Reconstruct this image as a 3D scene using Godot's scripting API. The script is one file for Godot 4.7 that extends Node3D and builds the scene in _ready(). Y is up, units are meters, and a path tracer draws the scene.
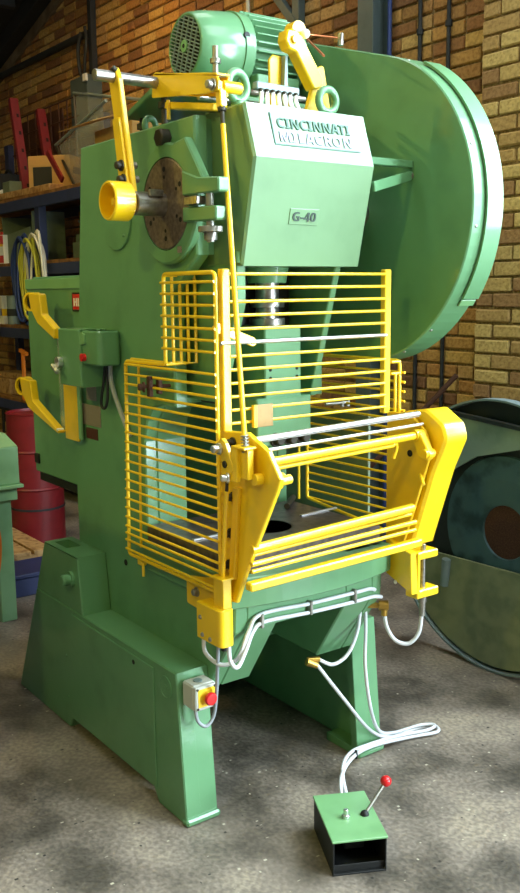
extends Node3D
# An old green power press with a yellow safety cage in a brick workshop. Metres, y up; the camera stands 1.6 m above the floor at x = z = 0.

# ---------------------------------------------------------------- mesh builder
class B:
	var st := SurfaceTool.new()
	var grp := 0
	func _init() -> void:
		st.begin(Mesh.PRIMITIVE_TRIANGLES)
	func tri(a: Vector3, b: Vector3, c: Vector3, g := -1) -> void:
		st.set_smooth_group(g)
		st.add_vertex(a)
		st.add_vertex(c)
		st.add_vertex(b)
	func quad(a: Vector3, b: Vector3, c: Vector3, d: Vector3, g := -1) -> void:
		tri(a, b, c, g)
		tri(a, c, d, g)
	func mesh() -> ArrayMesh:
		st.generate_normals()
		return st.commit()
	# polygon (u, v) pushed from w0 to w1 through the frame f, edges of both ends bevelled
	func prism(poly: Array, f: Transform3D, w0: float, w1: float, bev := 0.0, skip := []) -> B:
		var p: Array = poly.duplicate()
		var n := p.size()
		var area := 0.0
		for i in n:
			area += p[i].x * p[(i + 1) % n].y - p[(i + 1) % n].x * p[i].y
		var sk := skip.duplicate()
		if area < 0:
			p.reverse()
			sk = []
			for s in skip:
				sk.append((2 * n - 2 - int(s)) % n)
		var flip := f.basis.determinant() < 0
		var ins := PackedVector2Array()
		for i in n:
			var d0: Vector2 = (p[i] - p[(i + n - 1) % n]).normalized()
			var d1: Vector2 = (p[(i + 1) % n] - p[i]).normalized()
			var n0 := Vector2(-d0.y, d0.x)
			var n1 := Vector2(-d1.y, d1.x)
			ins.append(p[i] + (n0 + n1) / maxf(0.3, 1.0 + n0.dot(n1)) * bev)
		var rings := [[ins, w0], [p, w0 + bev], [p, w1 - bev], [ins, w1]] if bev > 0 else [[p, w0], [p, w1]]
		for k in rings.size() - 1:
			var r0 = rings[k]
			var r1 = rings[k + 1]
			for i in n:
				if i in sk:
					continue
				var j := (i + 1) % n
				var a: Vector3 = f * Vector3(r0[0][i].x, r0[0][i].y, r0[1])
				var b: Vector3 = f * Vector3(r0[0][j].x, r0[0][j].y, r0[1])
				var c: Vector3 = f * Vector3(r1[0][j].x, r1[0][j].y, r1[1])
				var d: Vector3 = f * Vector3(r1[0][i].x, r1[0][i].y, r1[1])
				if flip:
					quad(d, c, b, a)
				else:
					quad(a, b, c, d)
		var t := Geometry2D.triangulate_polygon(ins)
		for k in range(0, t.size(), 3):
			var q := [ins[t[k]], ins[t[k + 1]], ins[t[k + 2]]]
			var s: float = (q[1] - q[0]).cross(q[2] - q[0])
			if s < 0:
				q = [q[0], q[2], q[1]]
			var top := []
			var bot := []
			for e in q:
				top.append(f * Vector3(e.x, e.y, w1))
				bot.append(f * Vector3(e.x, e.y, w0))
			if flip:
				tri(top[0], top[2], top[1])
				tri(bot[0], bot[1], bot[2])
			else:
				tri(top[0], top[1], top[2])
				tri(bot[0], bot[2], bot[1])
		return self
	func px(poly: Array, x0: float, x1: float, bev := 0.0, skip := []) -> B:   # polygon in (z, y)
		return prism(poly, Transform3D(Vector3(0, 0, 1), Vector3(0, 1, 0), Vector3(1, 0, 0), Vector3.ZERO), x0, x1, bev, skip)
	func pz(poly: Array, z0: float, z1: float, bev := 0.0) -> B:               # polygon in (x, y)
		return prism(poly, Transform3D.IDENTITY, z0, z1, bev)
	func py(poly: Array, y0: float, y1: float, bev := 0.0) -> B:               # polygon in (x, z)
		return prism(poly, Transform3D(Vector3(1, 0, 0), Vector3(0, 0, 1), Vector3(0, 1, 0), Vector3.ZERO), y0, y1, bev)
	func box(c: Vector3, s: Vector3, bev := 0.002, bs := Basis.IDENTITY) -> B:
		var h := s / 2
		var e := minf(bev, minf(h.x, minf(h.y, h.z)) * 0.8)
		var poly: Array
		if e > 0:
			poly = [Vector2(-h.x + e, -h.y), Vector2(h.x - e, -h.y), Vector2(h.x, -h.y + e), Vector2(h.x, h.y - e), Vector2(h.x - e, h.y), Vector2(-h.x + e, h.y), Vector2(-h.x, h.y - e), Vector2(-h.x, -h.y + e)]
		else:
			poly = [Vector2(-h.x, -h.y), Vector2(h.x, -h.y), Vector2(h.x, h.y), Vector2(-h.x, h.y)]
		return prism(poly, Transform3D(bs, c), -h.z, h.z, e)
	func span(a: Vector3, b: Vector3, bev := 0.002) -> B:                       # box between two corners
		return box((a + b) / 2, (b - a).abs(), bev)
	func side(axis: Vector3) -> Vector3:
		var r := axis.cross(Vector3.UP)
		if r.length() < 0.1:
			r = axis.cross(Vector3.RIGHT)
		return r.normalized()
	func lathe(o: Vector3, axis: Vector3, prof: Array, n := 24, smooth := false) -> B:
		var a := axis.normalized()
		var u := side(a)
		var v := a.cross(u)
		grp += 1
		for k in prof.size() - 1:
			if not smooth:
				grp += 1
			for i in n:
				var t0 := TAU * i / n
				var t1 := TAU * ((i + 1) % n) / n
				var e0 := u * cos(t0) + v * sin(t0)
				var e1 := u * cos(t1) + v * sin(t1)
				var p0: Vector2 = prof[k]
				var p1: Vector2 = prof[k + 1]
				var q := [o + e0 * p0.x + a * p0.y, o + e1 * p0.x + a * p0.y, o + e1 * p1.x + a * p1.y, o + e0 * p1.x + a * p1.y]
				if p0.x > 1e-6:
					tri(q[0], q[1], q[2], grp)
				if p1.x > 1e-6:
					tri(q[0], q[2], q[3], grp)
		return self
	func cyl(a: Vector3, b: Vector3, r: float, n := 16, ch := 0.001) -> B:
		var l := (b - a).length()
		return lathe(a, b - a, [Vector2(0, 0), Vector2(r - ch, 0), Vector2(r, ch), Vector2(r, l - ch), Vector2(r - ch, l), Vector2(0, l)], n)
	func cone(a: Vector3, b: Vector3, r0: float, r1: float, n := 16) -> B:
		var l := (b - a).length()
		return lathe(a, b - a, [Vector2(0, 0), Vector2(r0, 0), Vector2(r1, l), Vector2(0, l)], n)
	func ball(c: Vector3, r: float, n := 16) -> B:
		var pr := []
		for i in 11:
			var t := PI * i / 10.0
			pr.append(Vector2(sin(t) * r if i > 0 and i < 10 else 0.0, -cos(t) * r))
		return lathe(c, Vector3.UP, pr, n, true)
	func tube(pts: Array, r: float, n := 8, closed := false) -> B:
		grp += 1
		var m := pts.size()
		var rings := []
		var up := Vector3.ZERO
		for i in m:
			var a: Vector3 = pts[(i + m - 1) % m] if closed else pts[maxi(i - 1, 0)]
			var b: Vector3 = pts[(i + 1) % m] if closed else pts[mini(i + 1, m - 1)]
			var d := (b - a).normalized()
			up = side(d) if up == Vector3.ZERO else (up - d * up.dot(d)).normalized()
			var w := d.cross(up)
			var ring := []
			for k in n:
				var t := TAU * k / n
				ring.append(pts[i] + (up * cos(t) + w * sin(t)) * r)
			rings.append(ring)
		for i in (m if closed else m - 1):
			var r0 = rings[i]
			var r1 = rings[(i + 1) % m]
			for k in n:
				var j := (k + 1) % n
				quad(r0[k], r0[j], r1[j], r1[k], grp)
		if not closed:
			for k in n:
				var j := (k + 1) % n
				tri(pts[0], rings[0][j], rings[0][k])
				tri(pts[m - 1], rings[m - 1][k], rings[m - 1][j])
		return self
	func torus(c: Vector3, axis: Vector3, big: float, small: float, n := 28, m := 12) -> B:
		var u := side(axis)
		var v := axis.normalized().cross(u)
		var pts := []
		for i in n:
			pts.append(c + (u * cos(TAU * i / n) + v * sin(TAU * i / n)) * big)
		return tube(pts, small, m, true)
	func hex(a: Vector3, dir: Vector3, r: float, h: float) -> B:               # bolt head on a washer
		var d := dir.normalized()
		cyl(a, a + d * h * 0.25, r * 1.35, 14, 0.0005)
		return lathe(a + d * h * 0.25, d, [Vector2(r, 0), Vector2(r, h * 0.6), Vector2(r * 0.8, h * 0.75), Vector2(0, h * 0.75)], 6)
	func dome(a: Vector3, dir: Vector3, r: float, h: float) -> B:
		var pr := [Vector2(r, 0)]
		for i in range(1, 6):
			pr.append(Vector2(r * cos(PI / 2 * i / 5.0) if i < 5 else 0.0, h * sin(PI / 2 * i / 5.0)))
		return lathe(a, dir, pr, 14, true)

static func v2(a: Array) -> Array:          # flat list of numbers -> points
	var out := []
	for i in range(0, a.size(), 2):
		out.append(Vector2(a[i], a[i + 1]))
	return out

static func rounded(p: Array, r, n := 5) -> Array:
	var out := []
	var m := p.size()
	for i in m:
		var rr: float = r[i] if r is Array else r
		var a: Vector2 = p[(i + m - 1) % m]
		var b: Vector2 = p[i]
		var c: Vector2 = p[(i + 1) % m]
		if rr <= 0.0:
			out.append(b)
			continue
		var da := (a - b).normalized()
		var dc := (c - b).normalized()
		var half := acos(clampf(da.dot(dc), -1, 1)) / 2
		var cut := minf(rr / tan(half), minf((a - b).length(), (c - b).length()) * 0.48)
		for k in n + 1:
			var t := float(k) / n
			var q0 := b + da * cut * (1 - t)
			var q1 := b + dc * cut * t
			out.append(q0.lerp(q1, t))
	return out

static func arc(cx: float, cy: float, r: float, d0: float, d1: float, n: int) -> Array:
	var out := []
	for i in n + 1:
		var t := deg_to_rad(lerpf(d0, d1, float(i) / n))
		out.append(Vector2(cx + r * cos(t), cy + r * sin(t)))
	return out

static func curve(p: Array, per := 8) -> Array:       # Catmull-Rom through the points
	var out := []
	for i in p.size() - 1:
		var a: Vector3 = p[maxi(i - 1, 0)]
		var b: Vector3 = p[i]
		var c: Vector3 = p[i + 1]
		var d: Vector3 = p[mini(i + 2, p.size() - 1)]
		for k in per:
			out.append(b.cubic_interpolate(c, a, d, float(k) / per))
	out.append(p[p.size() - 1])
	return out

# ---------------------------------------------------------------- nodes
var taken := {}
func numbered(called: String) -> String:
	taken[called] = taken.get(called, -1) + 1
	return called if taken[called] == 0 else "%s_%03d" % [called, taken[called]]
func tag(o: Node3D, label: String, category: String, group := "", kind := "") -> void:
	if label: o.set_meta("label", label)
	if category: o.set_meta("category", category)
	if group: o.set_meta("group", group)
	if kind: o.set_meta("kind", kind)
func thing(called: String, label: String, category: String, at := Vector3.ZERO, group := "") -> Node3D:
	var o := Node3D.new()
	o.name = numbered(called)
	o.position = at
	tag(o, label, category, group)
	add_child(o)
	return o
# meshes are shaped in world coordinates: a part is shifted back by its thing's own place
func part(parent: Node3D, called: String, b: B, m: Material, label := "") -> MeshInstance3D:
	var o := MeshInstance3D.new()
	o.name = called
	o.mesh = b.mesh()
	o.material_override = m
	if parent.get_parent() == self and not parent is MeshInstance3D:
		o.position = -parent.position
	if label: o.set_meta("label", label)
	parent.add_child(o, true)
	return o
func solo(called: String, b: B, m: Material, label: String, category: String, group := "") -> MeshInstance3D:
	var o := MeshInstance3D.new()
	o.name = numbered(called)
	o.mesh = b.mesh()
	o.material_override = m
	tag(o, label, category, group)
	add_child(o)
	return o
func struct(called: String, b: B, m: Material, label := "") -> MeshInstance3D:
	var o := MeshInstance3D.new()
	o.name = called
	o.mesh = b.mesh()
	o.material_override = m
	tag(o, label, "", "", "structure")
	add_child(o)
	return o
func letters(parent: Node3D, called: String, text: String, t: Transform3D, width: float, height: float, m: Material, bold := 700, depth := 0.003) -> void:
	var tm := TextMesh.new()
	var f := SystemFont.new()
	f.font_names = PackedStringArray(["Droid Sans"])
	f.font_weight = bold
	tm.font = f
	tm.text = text
	tm.font_size = 64
	tm.pixel_size = 0.01
	tm.depth = 0.05
	var bb := tm.get_aabb()
	var o := MeshInstance3D.new()
	o.name = called
	o.mesh = tm
	o.material_override = m
	var s := Vector3(width / bb.size.x, height / bb.size.y, depth / bb.size.z)
	var c := bb.get_center()
	o.transform = t * Transform3D(Basis.from_scale(s), -c * s)
	if parent.get_parent() == self and not parent is MeshInstance3D:
		o.position -= parent.position
	parent.add_child(o, true)

# ---------------------------------------------------------------- materials
var M := {}
func noise(sz: int, freq: float, oct: int, seed_: int, kind := FastNoiseLite.TYPE_SIMPLEX_SMOOTH) -> Image:
	var f := FastNoiseLite.new()
	f.seed = seed_
	f.noise_type = kind
	f.frequency = freq
	f.fractal_type = FastNoiseLite.FRACTAL_FBM
	f.fractal_octaves = oct
	var im := f.get_seamless_image(sz, sz)
	im.convert(Image.FORMAT_L8)
	return im
func ramp(im: Image, stops: Array) -> ImageTexture:        # stops: [[at, Color], ...]
	var g := Gradient.new()
	g.offsets = PackedFloat32Array(stops.map(func(s): return s[0]))
	g.colors = PackedColorArray(stops.map(func(s): return s[1]))
	var lut := []
	for i in 256:
		lut.append(g.sample(i / 255.0))
	var out := Image.create(im.get_width(), im.get_height(), false, Image.FORMAT_RGB8)
	for y in im.get_height():
		for x in im.get_width():
			out.set_pixel(x, y, lut[int(im.get_pixel(x, y).r * 255.0)])
	return ImageTexture.create_from_image(out)
func bumps(im: Image, s := 4.0) -> ImageTexture:
	var n: Image = im.duplicate()
	n.convert(Image.FORMAT_RGBA8)
	n.bump_map_to_normal_map(s)
	return ImageTexture.create_from_image(n)
func mat(c: Color, rough := 0.5, metal := 0.0, tex: Texture2D = null, scale := 1.0, nor: Texture2D = null, nscale := 0.2, world := false) -> StandardMaterial3D:
	var m := StandardMaterial3D.new()
	m.albedo_color = c
	m.roughness = rough
	m.metallic = metal
	if tex or nor:
		m.uv1_triplanar = true
		m.uv1_world_triplanar = world
		m.uv1_scale = Vector3.ONE * scale
	if tex: m.albedo_texture = tex
	if nor:
		m.normal_enabled = true
		m.normal_texture = nor
		m.normal_scale = nscale
	return m

func make_materials() -> void:
	var fine := noise(256, 0.03, 4, 3)
	var coarse := noise(256, 0.012, 5, 9)
	var grit := noise(256, 0.09, 3, 21)
	var nfine := bumps(fine, 3.0)
	var ngrit := bumps(grit, 5.0)
	var mottle := ramp(coarse, [[0.0, Color8(226, 232, 226)], [0.45, Color8(248, 250, 248)], [1.0, Color8(255, 255, 255)]])
	var paint := func(c: Color, r: float) -> StandardMaterial3D:
		var m := mat(c, r, 0.0, mottle, 1.3, nfine, 0.05)
		m.clearcoat_enabled = true
		m.clearcoat = 0.7
		m.clearcoat_roughness = 0.14
		return m
	M.green = paint.call(Color8(94, 143, 98), 0.6)
	M.cover = paint.call(Color8(106, 140, 98), 0.6)
	M.green_pale = paint.call(Color8(118, 166, 112), 0.55)
	M.bench = paint.call(Color8(142, 186, 136), 0.5)
	M.yellow = paint.call(Color8(249, 200, 3), 0.45)
	M.yellow_plate = paint.call(Color8(240, 188, 6), 0.5)
	var brushed := ramp(noise(256, 0.05, 4, 5), [[0.0, Color8(150, 146, 142)], [0.5, Color8(200, 196, 192)], [1.0, Color8(236, 232, 228)]])
	M.steel = mat(Color8(205, 202, 198), 0.3, 0.9, brushed, 3.0, nfine, 0.05)
	M.chrome = mat(Color8(214, 212, 210), 0.3, 0.9)
	M.bolt = mat(Color8(150, 146, 138), 0.4, 0.8)
	M.dark_bolt = mat(Color8(62, 58, 50), 0.5, 0.6)
	M.disc = mat(Color8(150, 132, 122), 0.42, 0.55, brushed, 4.0, nfine, 0.08)
	M.table = mat(Color8(120, 110, 108), 0.38, 0.5, brushed, 2.0, nfine, 0.1)
	M.oily_shade = mat(Color8(34, 35, 31), 0.45, 0.3, mottle, 5.0)  # grease and the shade around the ram, both put into this colour
	M.black = mat(Color8(14, 14, 14), 0.6)
	M.hole = mat(Color8(12, 10, 9), 0.9)
	M.rubber = mat(Color8(36, 38, 40), 0.7)
	M.white = mat(Color8(236, 236, 232), 0.4)
	M.hose = mat(Color8(208, 208, 212), 0.4)
	M.grey_hose = mat(Color8(150, 154, 160), 0.45)
	M.brass = mat(Color8(190, 150, 70), 0.32, 0.85)
	M.copper = mat(Color8(200, 120, 80), 0.3, 0.9)
	M.red = mat(Color8(205, 30, 34), 0.28)
	M.red_dark = mat(Color8(120, 22, 28), 0.45, 0.0, mottle, 4.0)
	M.grey_box = mat(Color8(186, 186, 178), 0.5)
	M.estop_yellow = mat(Color8(240, 196, 30), 0.5)
	M.tan = mat(Color8(158, 122, 72), 0.5, 0.2, mottle, 8.0)
	M.plate_pale = mat(Color8(176, 160, 150), 0.45, 0.3, ramp(grit, [[0.0, Color8(120, 110, 104)], [0.4, Color8(225, 220, 215)], [1.0, Color8(255, 255, 255)]]), 14.0)
	M.plate_red = mat(Color8(84, 40, 34), 0.5, 0.2)
	M.silver = mat(Color8(150, 150, 172), 0.5, 0.0)
	M.letter = mat(Color8(52, 92, 72), 0.5)
	M.blue = mat(Color8(44, 52, 92), 0.55, 0.0, mottle, 2.0)
	M.board = mat(Color8(150, 104, 52), 0.75, 0.0, ramp(noise(256, 0.02, 5, 31), [[0.0, Color8(170, 160, 150)], [0.6, Color8(240, 236, 230)], [1.0, Color8(255, 255, 255)]]), 2.0)
	M.card = mat(Color8(186, 142, 78), 0.85, 0.0, mottle, 3.0)
	M.card_print = mat(Color8(110, 74, 40), 0.85)
	M.bin = mat(Color8(112, 122, 100), 0.6, 0.0, mottle, 4.0)
	M.wood = mat(Color8(186, 148, 96), 0.75, 0.0, ramp(noise(256, 0.02, 5, 37), [[0.0, Color8(150, 130, 110)], [0.5, Color8(235, 225, 215)], [1.0, Color8(255, 255, 255)]]), 3.0)
	M.cable_blue = mat(Color8(40, 60, 120), 0.5)
	M.cable_yellow = mat(Color8(196, 190, 60), 0.5)
	M.cable_white = mat(Color8(214, 208, 188), 0.5)
	M.orange = mat(Color8(235, 130, 30), 0.5)
	M.disc_guard = mat(Color8(72, 98, 106), 0.5, 0.2, ramp(coarse, [[0.2, Color8(150, 160, 160)], [0.55, Color8(235, 240, 236)], [1.0, Color8(255, 255, 240)]]), 1.6)
	M.disc_plate = mat(Color8(138, 142, 112), 0.5, 0.1, ramp(coarse, [[0.2, Color8(215, 220, 212)], [0.6, Color8(245, 245, 236)], [1.0, Color8(255, 255, 248)]]), 2.2)
	M.disc_black = mat(Color8(34, 40, 42), 0.5, 0.1)
	M.disc_panel = mat(Color8(146, 164, 152), 0.45, 0.25, mottle, 2.0)
	M.rust = mat(Color8(96, 62, 44), 0.75, 0.3, ramp(grit, [[0.0, Color8(150, 130, 120)], [1.0, Color8(255, 255, 255)]]), 5.0)
	M.galv = mat(Color8(132, 146, 148), 0.5, 0.3, mottle, 3.0)
	M.column = mat(Color8(84, 98, 100), 0.55, 0.1, mottle, 2.0)
	M.mesh_grey = mat(Color8(92, 86, 78), 0.6, 0.4)
	var acr := StandardMaterial3D.new()
	acr.albedo_color = Color(0.8, 0.82, 0.78, 0.16)
	acr.roughness = 0.08
	acr.transparency = BaseMaterial3D.TRANSPARENCY_ALPHA
	M.acrylic = acr
	M.mortar = mat(Color8(168, 142, 100), 0.95, 0.0, ramp(grit, [[0.0, Color8(150, 140, 125)], [1.0, Color8(255, 250, 240)]]), 2.0, ngrit, 0.5, true)
	M.roof = mat(Color8(46, 40, 36), 0.8, 0.0, mottle, 1.0)
	M.rafter = mat(Color8(44, 42, 42), 0.6, 0.0, mottle, 1.0)
	M.plaster = mat(Color8(126, 108, 84), 0.9, 0.0, ramp(coarse, [[0.2, Color8(190, 180, 165)], [1.0, Color8(255, 255, 255)]]), 1.0)
	M.wall_paint = mat(Color8(120, 112, 98), 0.85, 0.0, ramp(coarse, [[0.2, Color8(205, 200, 190)], [1.0, Color8(255, 255, 255)]]), 0.5)
	# brick clays: one grain texture, several burnt tones
	var clay := ramp(noise(256, 0.06, 4, 41), [[0.1, Color8(200, 190, 178)], [0.5, Color8(236, 230, 222)], [0.9, Color8(255, 252, 246)]])
	M.bricks = []
	for c in [Color8(202, 164, 94), Color8(190, 146, 82), Color8(172, 128, 74), Color8(156, 110, 66), Color8(138, 98, 66), Color8(194, 156, 100), Color8(208, 172, 106), Color8(182, 134, 76)]:
		M.bricks.append(mat(c, 0.92, 0.0, clay, 2.5, ngrit, 0.25, true))
	M.pier_bricks = []
	for c in [Color8(204, 176, 116), Color8(190, 158, 104), Color8(214, 188, 126), Color8(166, 130, 90)]:
		M.pier_bricks.append(mat(c, 0.92, 0.0, clay, 2.5, ngrit, 0.25, true))
	# worn concrete: cloudy stains, fine grit, pale chips of swarf and paint trodden in
	var fl := noise(1024, 0.006, 6, 51)
	var fg := noise(1024, 0.12, 2, 52)
	var big := Image.create(1024, 1024, false, Image.FORMAT_RGB8)
	var g := Gradient.new()
	g.offsets = PackedFloat32Array([0.15, 0.45, 0.62, 0.85])
	g.colors = PackedColorArray([Color8(72, 65, 56), Color8(113, 102, 91), Color8(129, 117, 105), Color8(146, 133, 117)])
	for y in 1024:
		for x in 1024:
			var c := g.sample(fl.get_pixel(x, y).r)
			big.set_pixel(x, y, c * (0.82 + 0.36 * fg.get_pixel(x, y).r))
	var rng := RandomNumberGenerator.new()
	rng.seed = 77
	for i in 900:
		var c := Color8(182, 172, 152) if rng.randf() < 0.6 else Color8(48, 44, 40)
		big.fill_rect(Rect2i(rng.randi_range(0, 1018), rng.randi_range(0, 1018), rng.randi_range(1, 4), rng.randi_range(1, 3)), c)
	M.floor = mat(Color8(255, 255, 255), 0.55, 0.0, ImageTexture.create_from_image(big), 0.38, bumps(fg, 2.0), 0.25, true)

# ---------------------------------------------------------------- places
const CX := 1.735          # the press is symmetrical about this x
const WALL := 3.75         # brick wall, parallel to the side of the press
const CAM := Vector3(0, 1.6, 0)
const CAM_BASIS := Basis(Vector3(0.8076012834, -0.0119102246, 0.5896086105), Vector3(0.1073275974, 0.9860673431, -0.1270904470), Vector3(-0.5798801203, 0.1659196837, 0.7976275476))
const LENS := 932.0        # focal length in pixels of the 520 x 893 frame

func roof_y(z: float) -> float:
	return 3.95 + 0.264 * (z + 9.57) if z < -1.0 else 3.95 + 0.264 * 8.57 - 0.264 * (z + 1.0)

func _ready() -> void:
	var cam := Camera3D.new()
	cam.transform = Transform3D(CAM_BASIS.orthonormalized(), CAM)
	cam.fov = rad_to_deg(2.0 * atan(446.5 / LENS))
	cam.near = 0.05
	cam.far = 100
	add_child(cam)
	cam.current = true
	var env := Environment.new()
	env.tonemap_mode = Environment.TONE_MAPPER_LINEAR
	env.tonemap_exposure = 0.9
	env.background_mode = Environment.BG_SKY
	var sky := Sky.new()
	var sm := ProceduralSkyMaterial.new()          # an even overcast day
	sm.sky_top_color = Color8(214, 222, 230)
	sm.sky_horizon_color = Color8(232, 234, 234)
	sm.ground_horizon_color = Color8(150, 146, 138)
	sm.ground_bottom_color = Color8(120, 116, 108)
	sm.energy_multiplier = 3.0
	sky.sky_material = sm
	env.sky = sky
	env.sdfgi_enabled = true
	env.ssao_enabled = true
	env.ssil_enabled = true
	var we := WorldEnvironment.new()
	we.environment = env
	add_child(we)
	# daylight through the loading door and the high window of the brick wall, both out of the frame to the right
	area_light("door_daylight", Vector3(WALL - 0.03, 1.65, 2.6), Vector3(-1, 0, 0), Vector2(2.5, 3.1), 105.0, Color(0.9, 1.0, 1.04))
	area_light("window_daylight", Vector3(WALL - 0.03, 3.95, 0.35), Vector3(-1, 0, 0), Vector2(1.7, 1.9), 30.0, Color(0.9, 1.0, 1.05))
	area_light("window_daylight", Vector3(WALL - 0.03, 2.95, -1.05), Vector3(-1, 0, 0), Vector2(0.8, 2.8), 18.0, Color(0.9, 1.0, 1.05))
	# daylight under the rooflights, one over the front bay and one behind
	area_light("rooflight_daylight", Vector3(2.2, roof_y(1.0) - 0.12, 1.0), Vector3(0, -1, -0.264), Vector2(2.8, 3.2), 7.0, Color(0.94, 1.0, 1.02))
	area_light("rooflight_daylight", Vector3(1.2, roof_y(-3.4) - 0.12, -3.4), Vector3(0, -1, 0.264), Vector2(3.6, 1.2), 4.0, Color(0.97, 1.0, 0.98))

	make_materials()
	build_room()
	build_lamps()
	build_press()
	build_motor()
	build_cage()
	build_linkage()
	build_controls()
	build_hoses()
	build_right_side()
	build_left_side()

func area_light(called: String, at: Vector3, dir: Vector3, size: Vector2, energy: float, c: Color) -> void:
	var l := AreaLight3D.new()
	l.name = numbered(called)
	l.area_size = size
	l.light_energy = energy
	l.light_color = c
	l.shadow_enabled = true
	l.set("area_range", 30.0)
	l.transform = Transform3D(Basis.looking_at(dir.normalized(), Vector3(0, 0, 1) if absf(dir.y) > 0.9 else Vector3.UP), at)
	add_child(l)

# ---------------------------------------------------------------- the hall
func build_room() -> void:
	var fl := struct("floor", B.new().span(Vector3(-4, -0.12, -11), Vector3(9, 0, 4.2), 0), M.floor, "worn grey concrete workshop floor")
	fl.set_meta("kind", "structure")
	# gable wall of brick with a high window (z -0.55 to 1.25) and a loading door (z 1.3 to 3.9)
	var w := B.new()
	w.px([Vector2(-11, 0), Vector2(-1.5, 0), Vector2(-1.5, roof_y(-1.5)), Vector2(-11, roof_y(-11))], WALL + 0.006, WALL + 0.25)
	w.px([Vector2(-1.5, 0), Vector2(-0.6, 0), Vector2(-0.6, 1.5), Vector2(-1.5, 1.5)], WALL + 0.006, WALL + 0.25)
	w.px([Vector2(-1.5, 4.4), Vector2(-0.6, 4.4), Vector2(-0.6, roof_y(-0.6)), Vector2(-1, roof_y(-1)), Vector2(-1.5, roof_y(-1.5))], WALL + 0.006, WALL + 0.25)
	w.px([Vector2(-0.6, 0), Vector2(-0.55, 0), Vector2(-0.55, roof_y(-0.55)), Vector2(-0.6, roof_y(-0.6))], WALL + 0.006, WALL + 0.25)
	w.px([Vector2(-0.55, 4.95), Vector2(1.25, 4.95), Vector2(1.25, roof_y(1.25)), Vector2(-0.55, roof_y(-0.55))], WALL + 0.006, WALL + 0.25)
	w.px([Vector2(-0.55, 0), Vector2(1.25, 0), Vector2(1.25, 2.95), Vector2(-0.55, 2.95)], WALL + 0.006, WALL + 0.25)
	w.px([Vector2(1.25, 3.3), Vector2(3.9, 3.3), Vector2(3.9, roof_y(3.9)), Vector2(1.25, roof_y(1.25))], WALL + 0.006, WALL + 0.25)
	w.px([Vector2(3.9, 0), Vector2(4.2, 0), Vector2(4.2, roof_y(4.2)), Vector2(3.9, roof_y(3.9))], WALL + 0.006, WALL + 0.25)
	w.span(Vector3(WALL - 0.094, 0, -3.17), Vector3(WALL + 0.1, 4.4, -2.5), 0)       # brick pier
	var wall := struct("wall_right", w, M.mortar, "yellow stock brick wall with recessed joints")
	lay_bricks(wall)
	struct("wall_back", B.new().span(Vector3(-4.2, 0, -11.2), Vector3(WALL + 0.25, 4.2, -11), 0), M.wall_paint)
	struct("wall_left", B.new().px([Vector2(-11, 0), Vector2(4.2, 0), Vector2(4.2, roof_y(4.2)), Vector2(-1, roof_y(-1)), Vector2(-11, roof_y(-11))], -4.2, -4.0), M.wall_paint)
	struct("wall_front", B.new().span(Vector3(-4.2, 0, 4.2), Vector3(WALL + 0.25, 5.2, 4.4), 0), M.wall_paint)
	var c := B.new()
	c.px([Vector2(-11.2, roof_y(-11.2)), Vector2(-1, roof_y(-1)), Vector2(-1, roof_y(-1) + 0.15), Vector2(-11.2, roof_y(-11.2) + 0.15)], -4.2, WALL + 0.3)
	c.px([Vector2(-1, roof_y(-1)), Vector2(4.4, roof_y(4.4)), Vector2(4.4, roof_y(4.4) + 0.15), Vector2(-1, roof_y(-1) + 0.15)], -4.2, WALL + 0.3)
	var roof := struct("ceiling", c, M.roof, "dark sloping roof lining with timber purlins")
	for k in 9:      # purlins run across, rafters run up the slope
		var z := -10.6 + k * 1.05
		part(roof, "purlin", B.new().box(Vector3(-0.3, roof_y(z) - 0.06, z), Vector3(7.6, 0.11, 0.06), 0.004, Basis(Vector3.RIGHT, -0.258)), M.rafter)
	for x in [WALL - 0.08, WALL - 2.6, -1.4]:
		var a := -10.9
		var bz := -1.0
		part(roof, "rafter", B.new().px([Vector2(a, roof_y(a) - 0.16), Vector2(bz, roof_y(bz) - 0.16), Vector2(bz, roof_y(bz) - 0.01), Vector2(a, roof_y(a) - 0.01)], x - 0.06, x + 0.06, 0.004), M.rafter)
	# sloping plaster band on the gable under the rafter
	struct("trim_1", B.new().px([Vector2(-10.9, roof_y(-10.9) - 0.27), Vector2(-2, roof_y(-2) - 0.27), Vector2(-2, roof_y(-2) - 0.17), Vector2(-10.9, roof_y(-10.9) - 0.17)], WALL - 0.03, WALL + 0.01), M.plaster)
	# rooflights: translucent sheets lit by the sky above
	var glow := StandardMaterial3D.new()
	glow.albedo_color = Color8(230, 234, 232)
	glow.roughness = 0.6
	glow.emission_enabled = true
	glow.emission = Color8(255, 255, 250)
	glow.emission_energy_multiplier = 2.0
	for k in 2:
		var z: float = [1.0, -3.4][k]
		var x: float = [2.2, 1.2][k]
		var tilt: float = [0.258, -0.258][k]
		var wd: float = [3.2, 1.2][k]
		var ln: float = [2.8, 3.6][k]
		var win := struct("window_%d" % (k + 1), B.new().box(Vector3(x, roof_y(z) - 0.05, z), Vector3(ln, 0.03, wd), 0.0, Basis(Vector3.RIGHT, tilt)), glow)
		var fr := B.new()
		for s in [-1, 1]:
			fr.box(Vector3(x + s * (ln / 2 + 0.04), roof_y(z) - 0.06, z), Vector3(0.08, 0.1, wd + 0.16), 0.003, Basis(Vector3.RIGHT, tilt))
			var off := Basis(Vector3.RIGHT, tilt) * Vector3(0, 0, s * (wd / 2 + 0.04))
			fr.box(Vector3(x, roof_y(z) - 0.06, z) + off, Vector3(ln, 0.1, 0.08), 0.003, Basis(Vector3.RIGHT, tilt))
		part(win, "window_frame", fr, M.rafter)
	# high window: steel frame, glazing bars and panes
	var wf := B.new()
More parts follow.
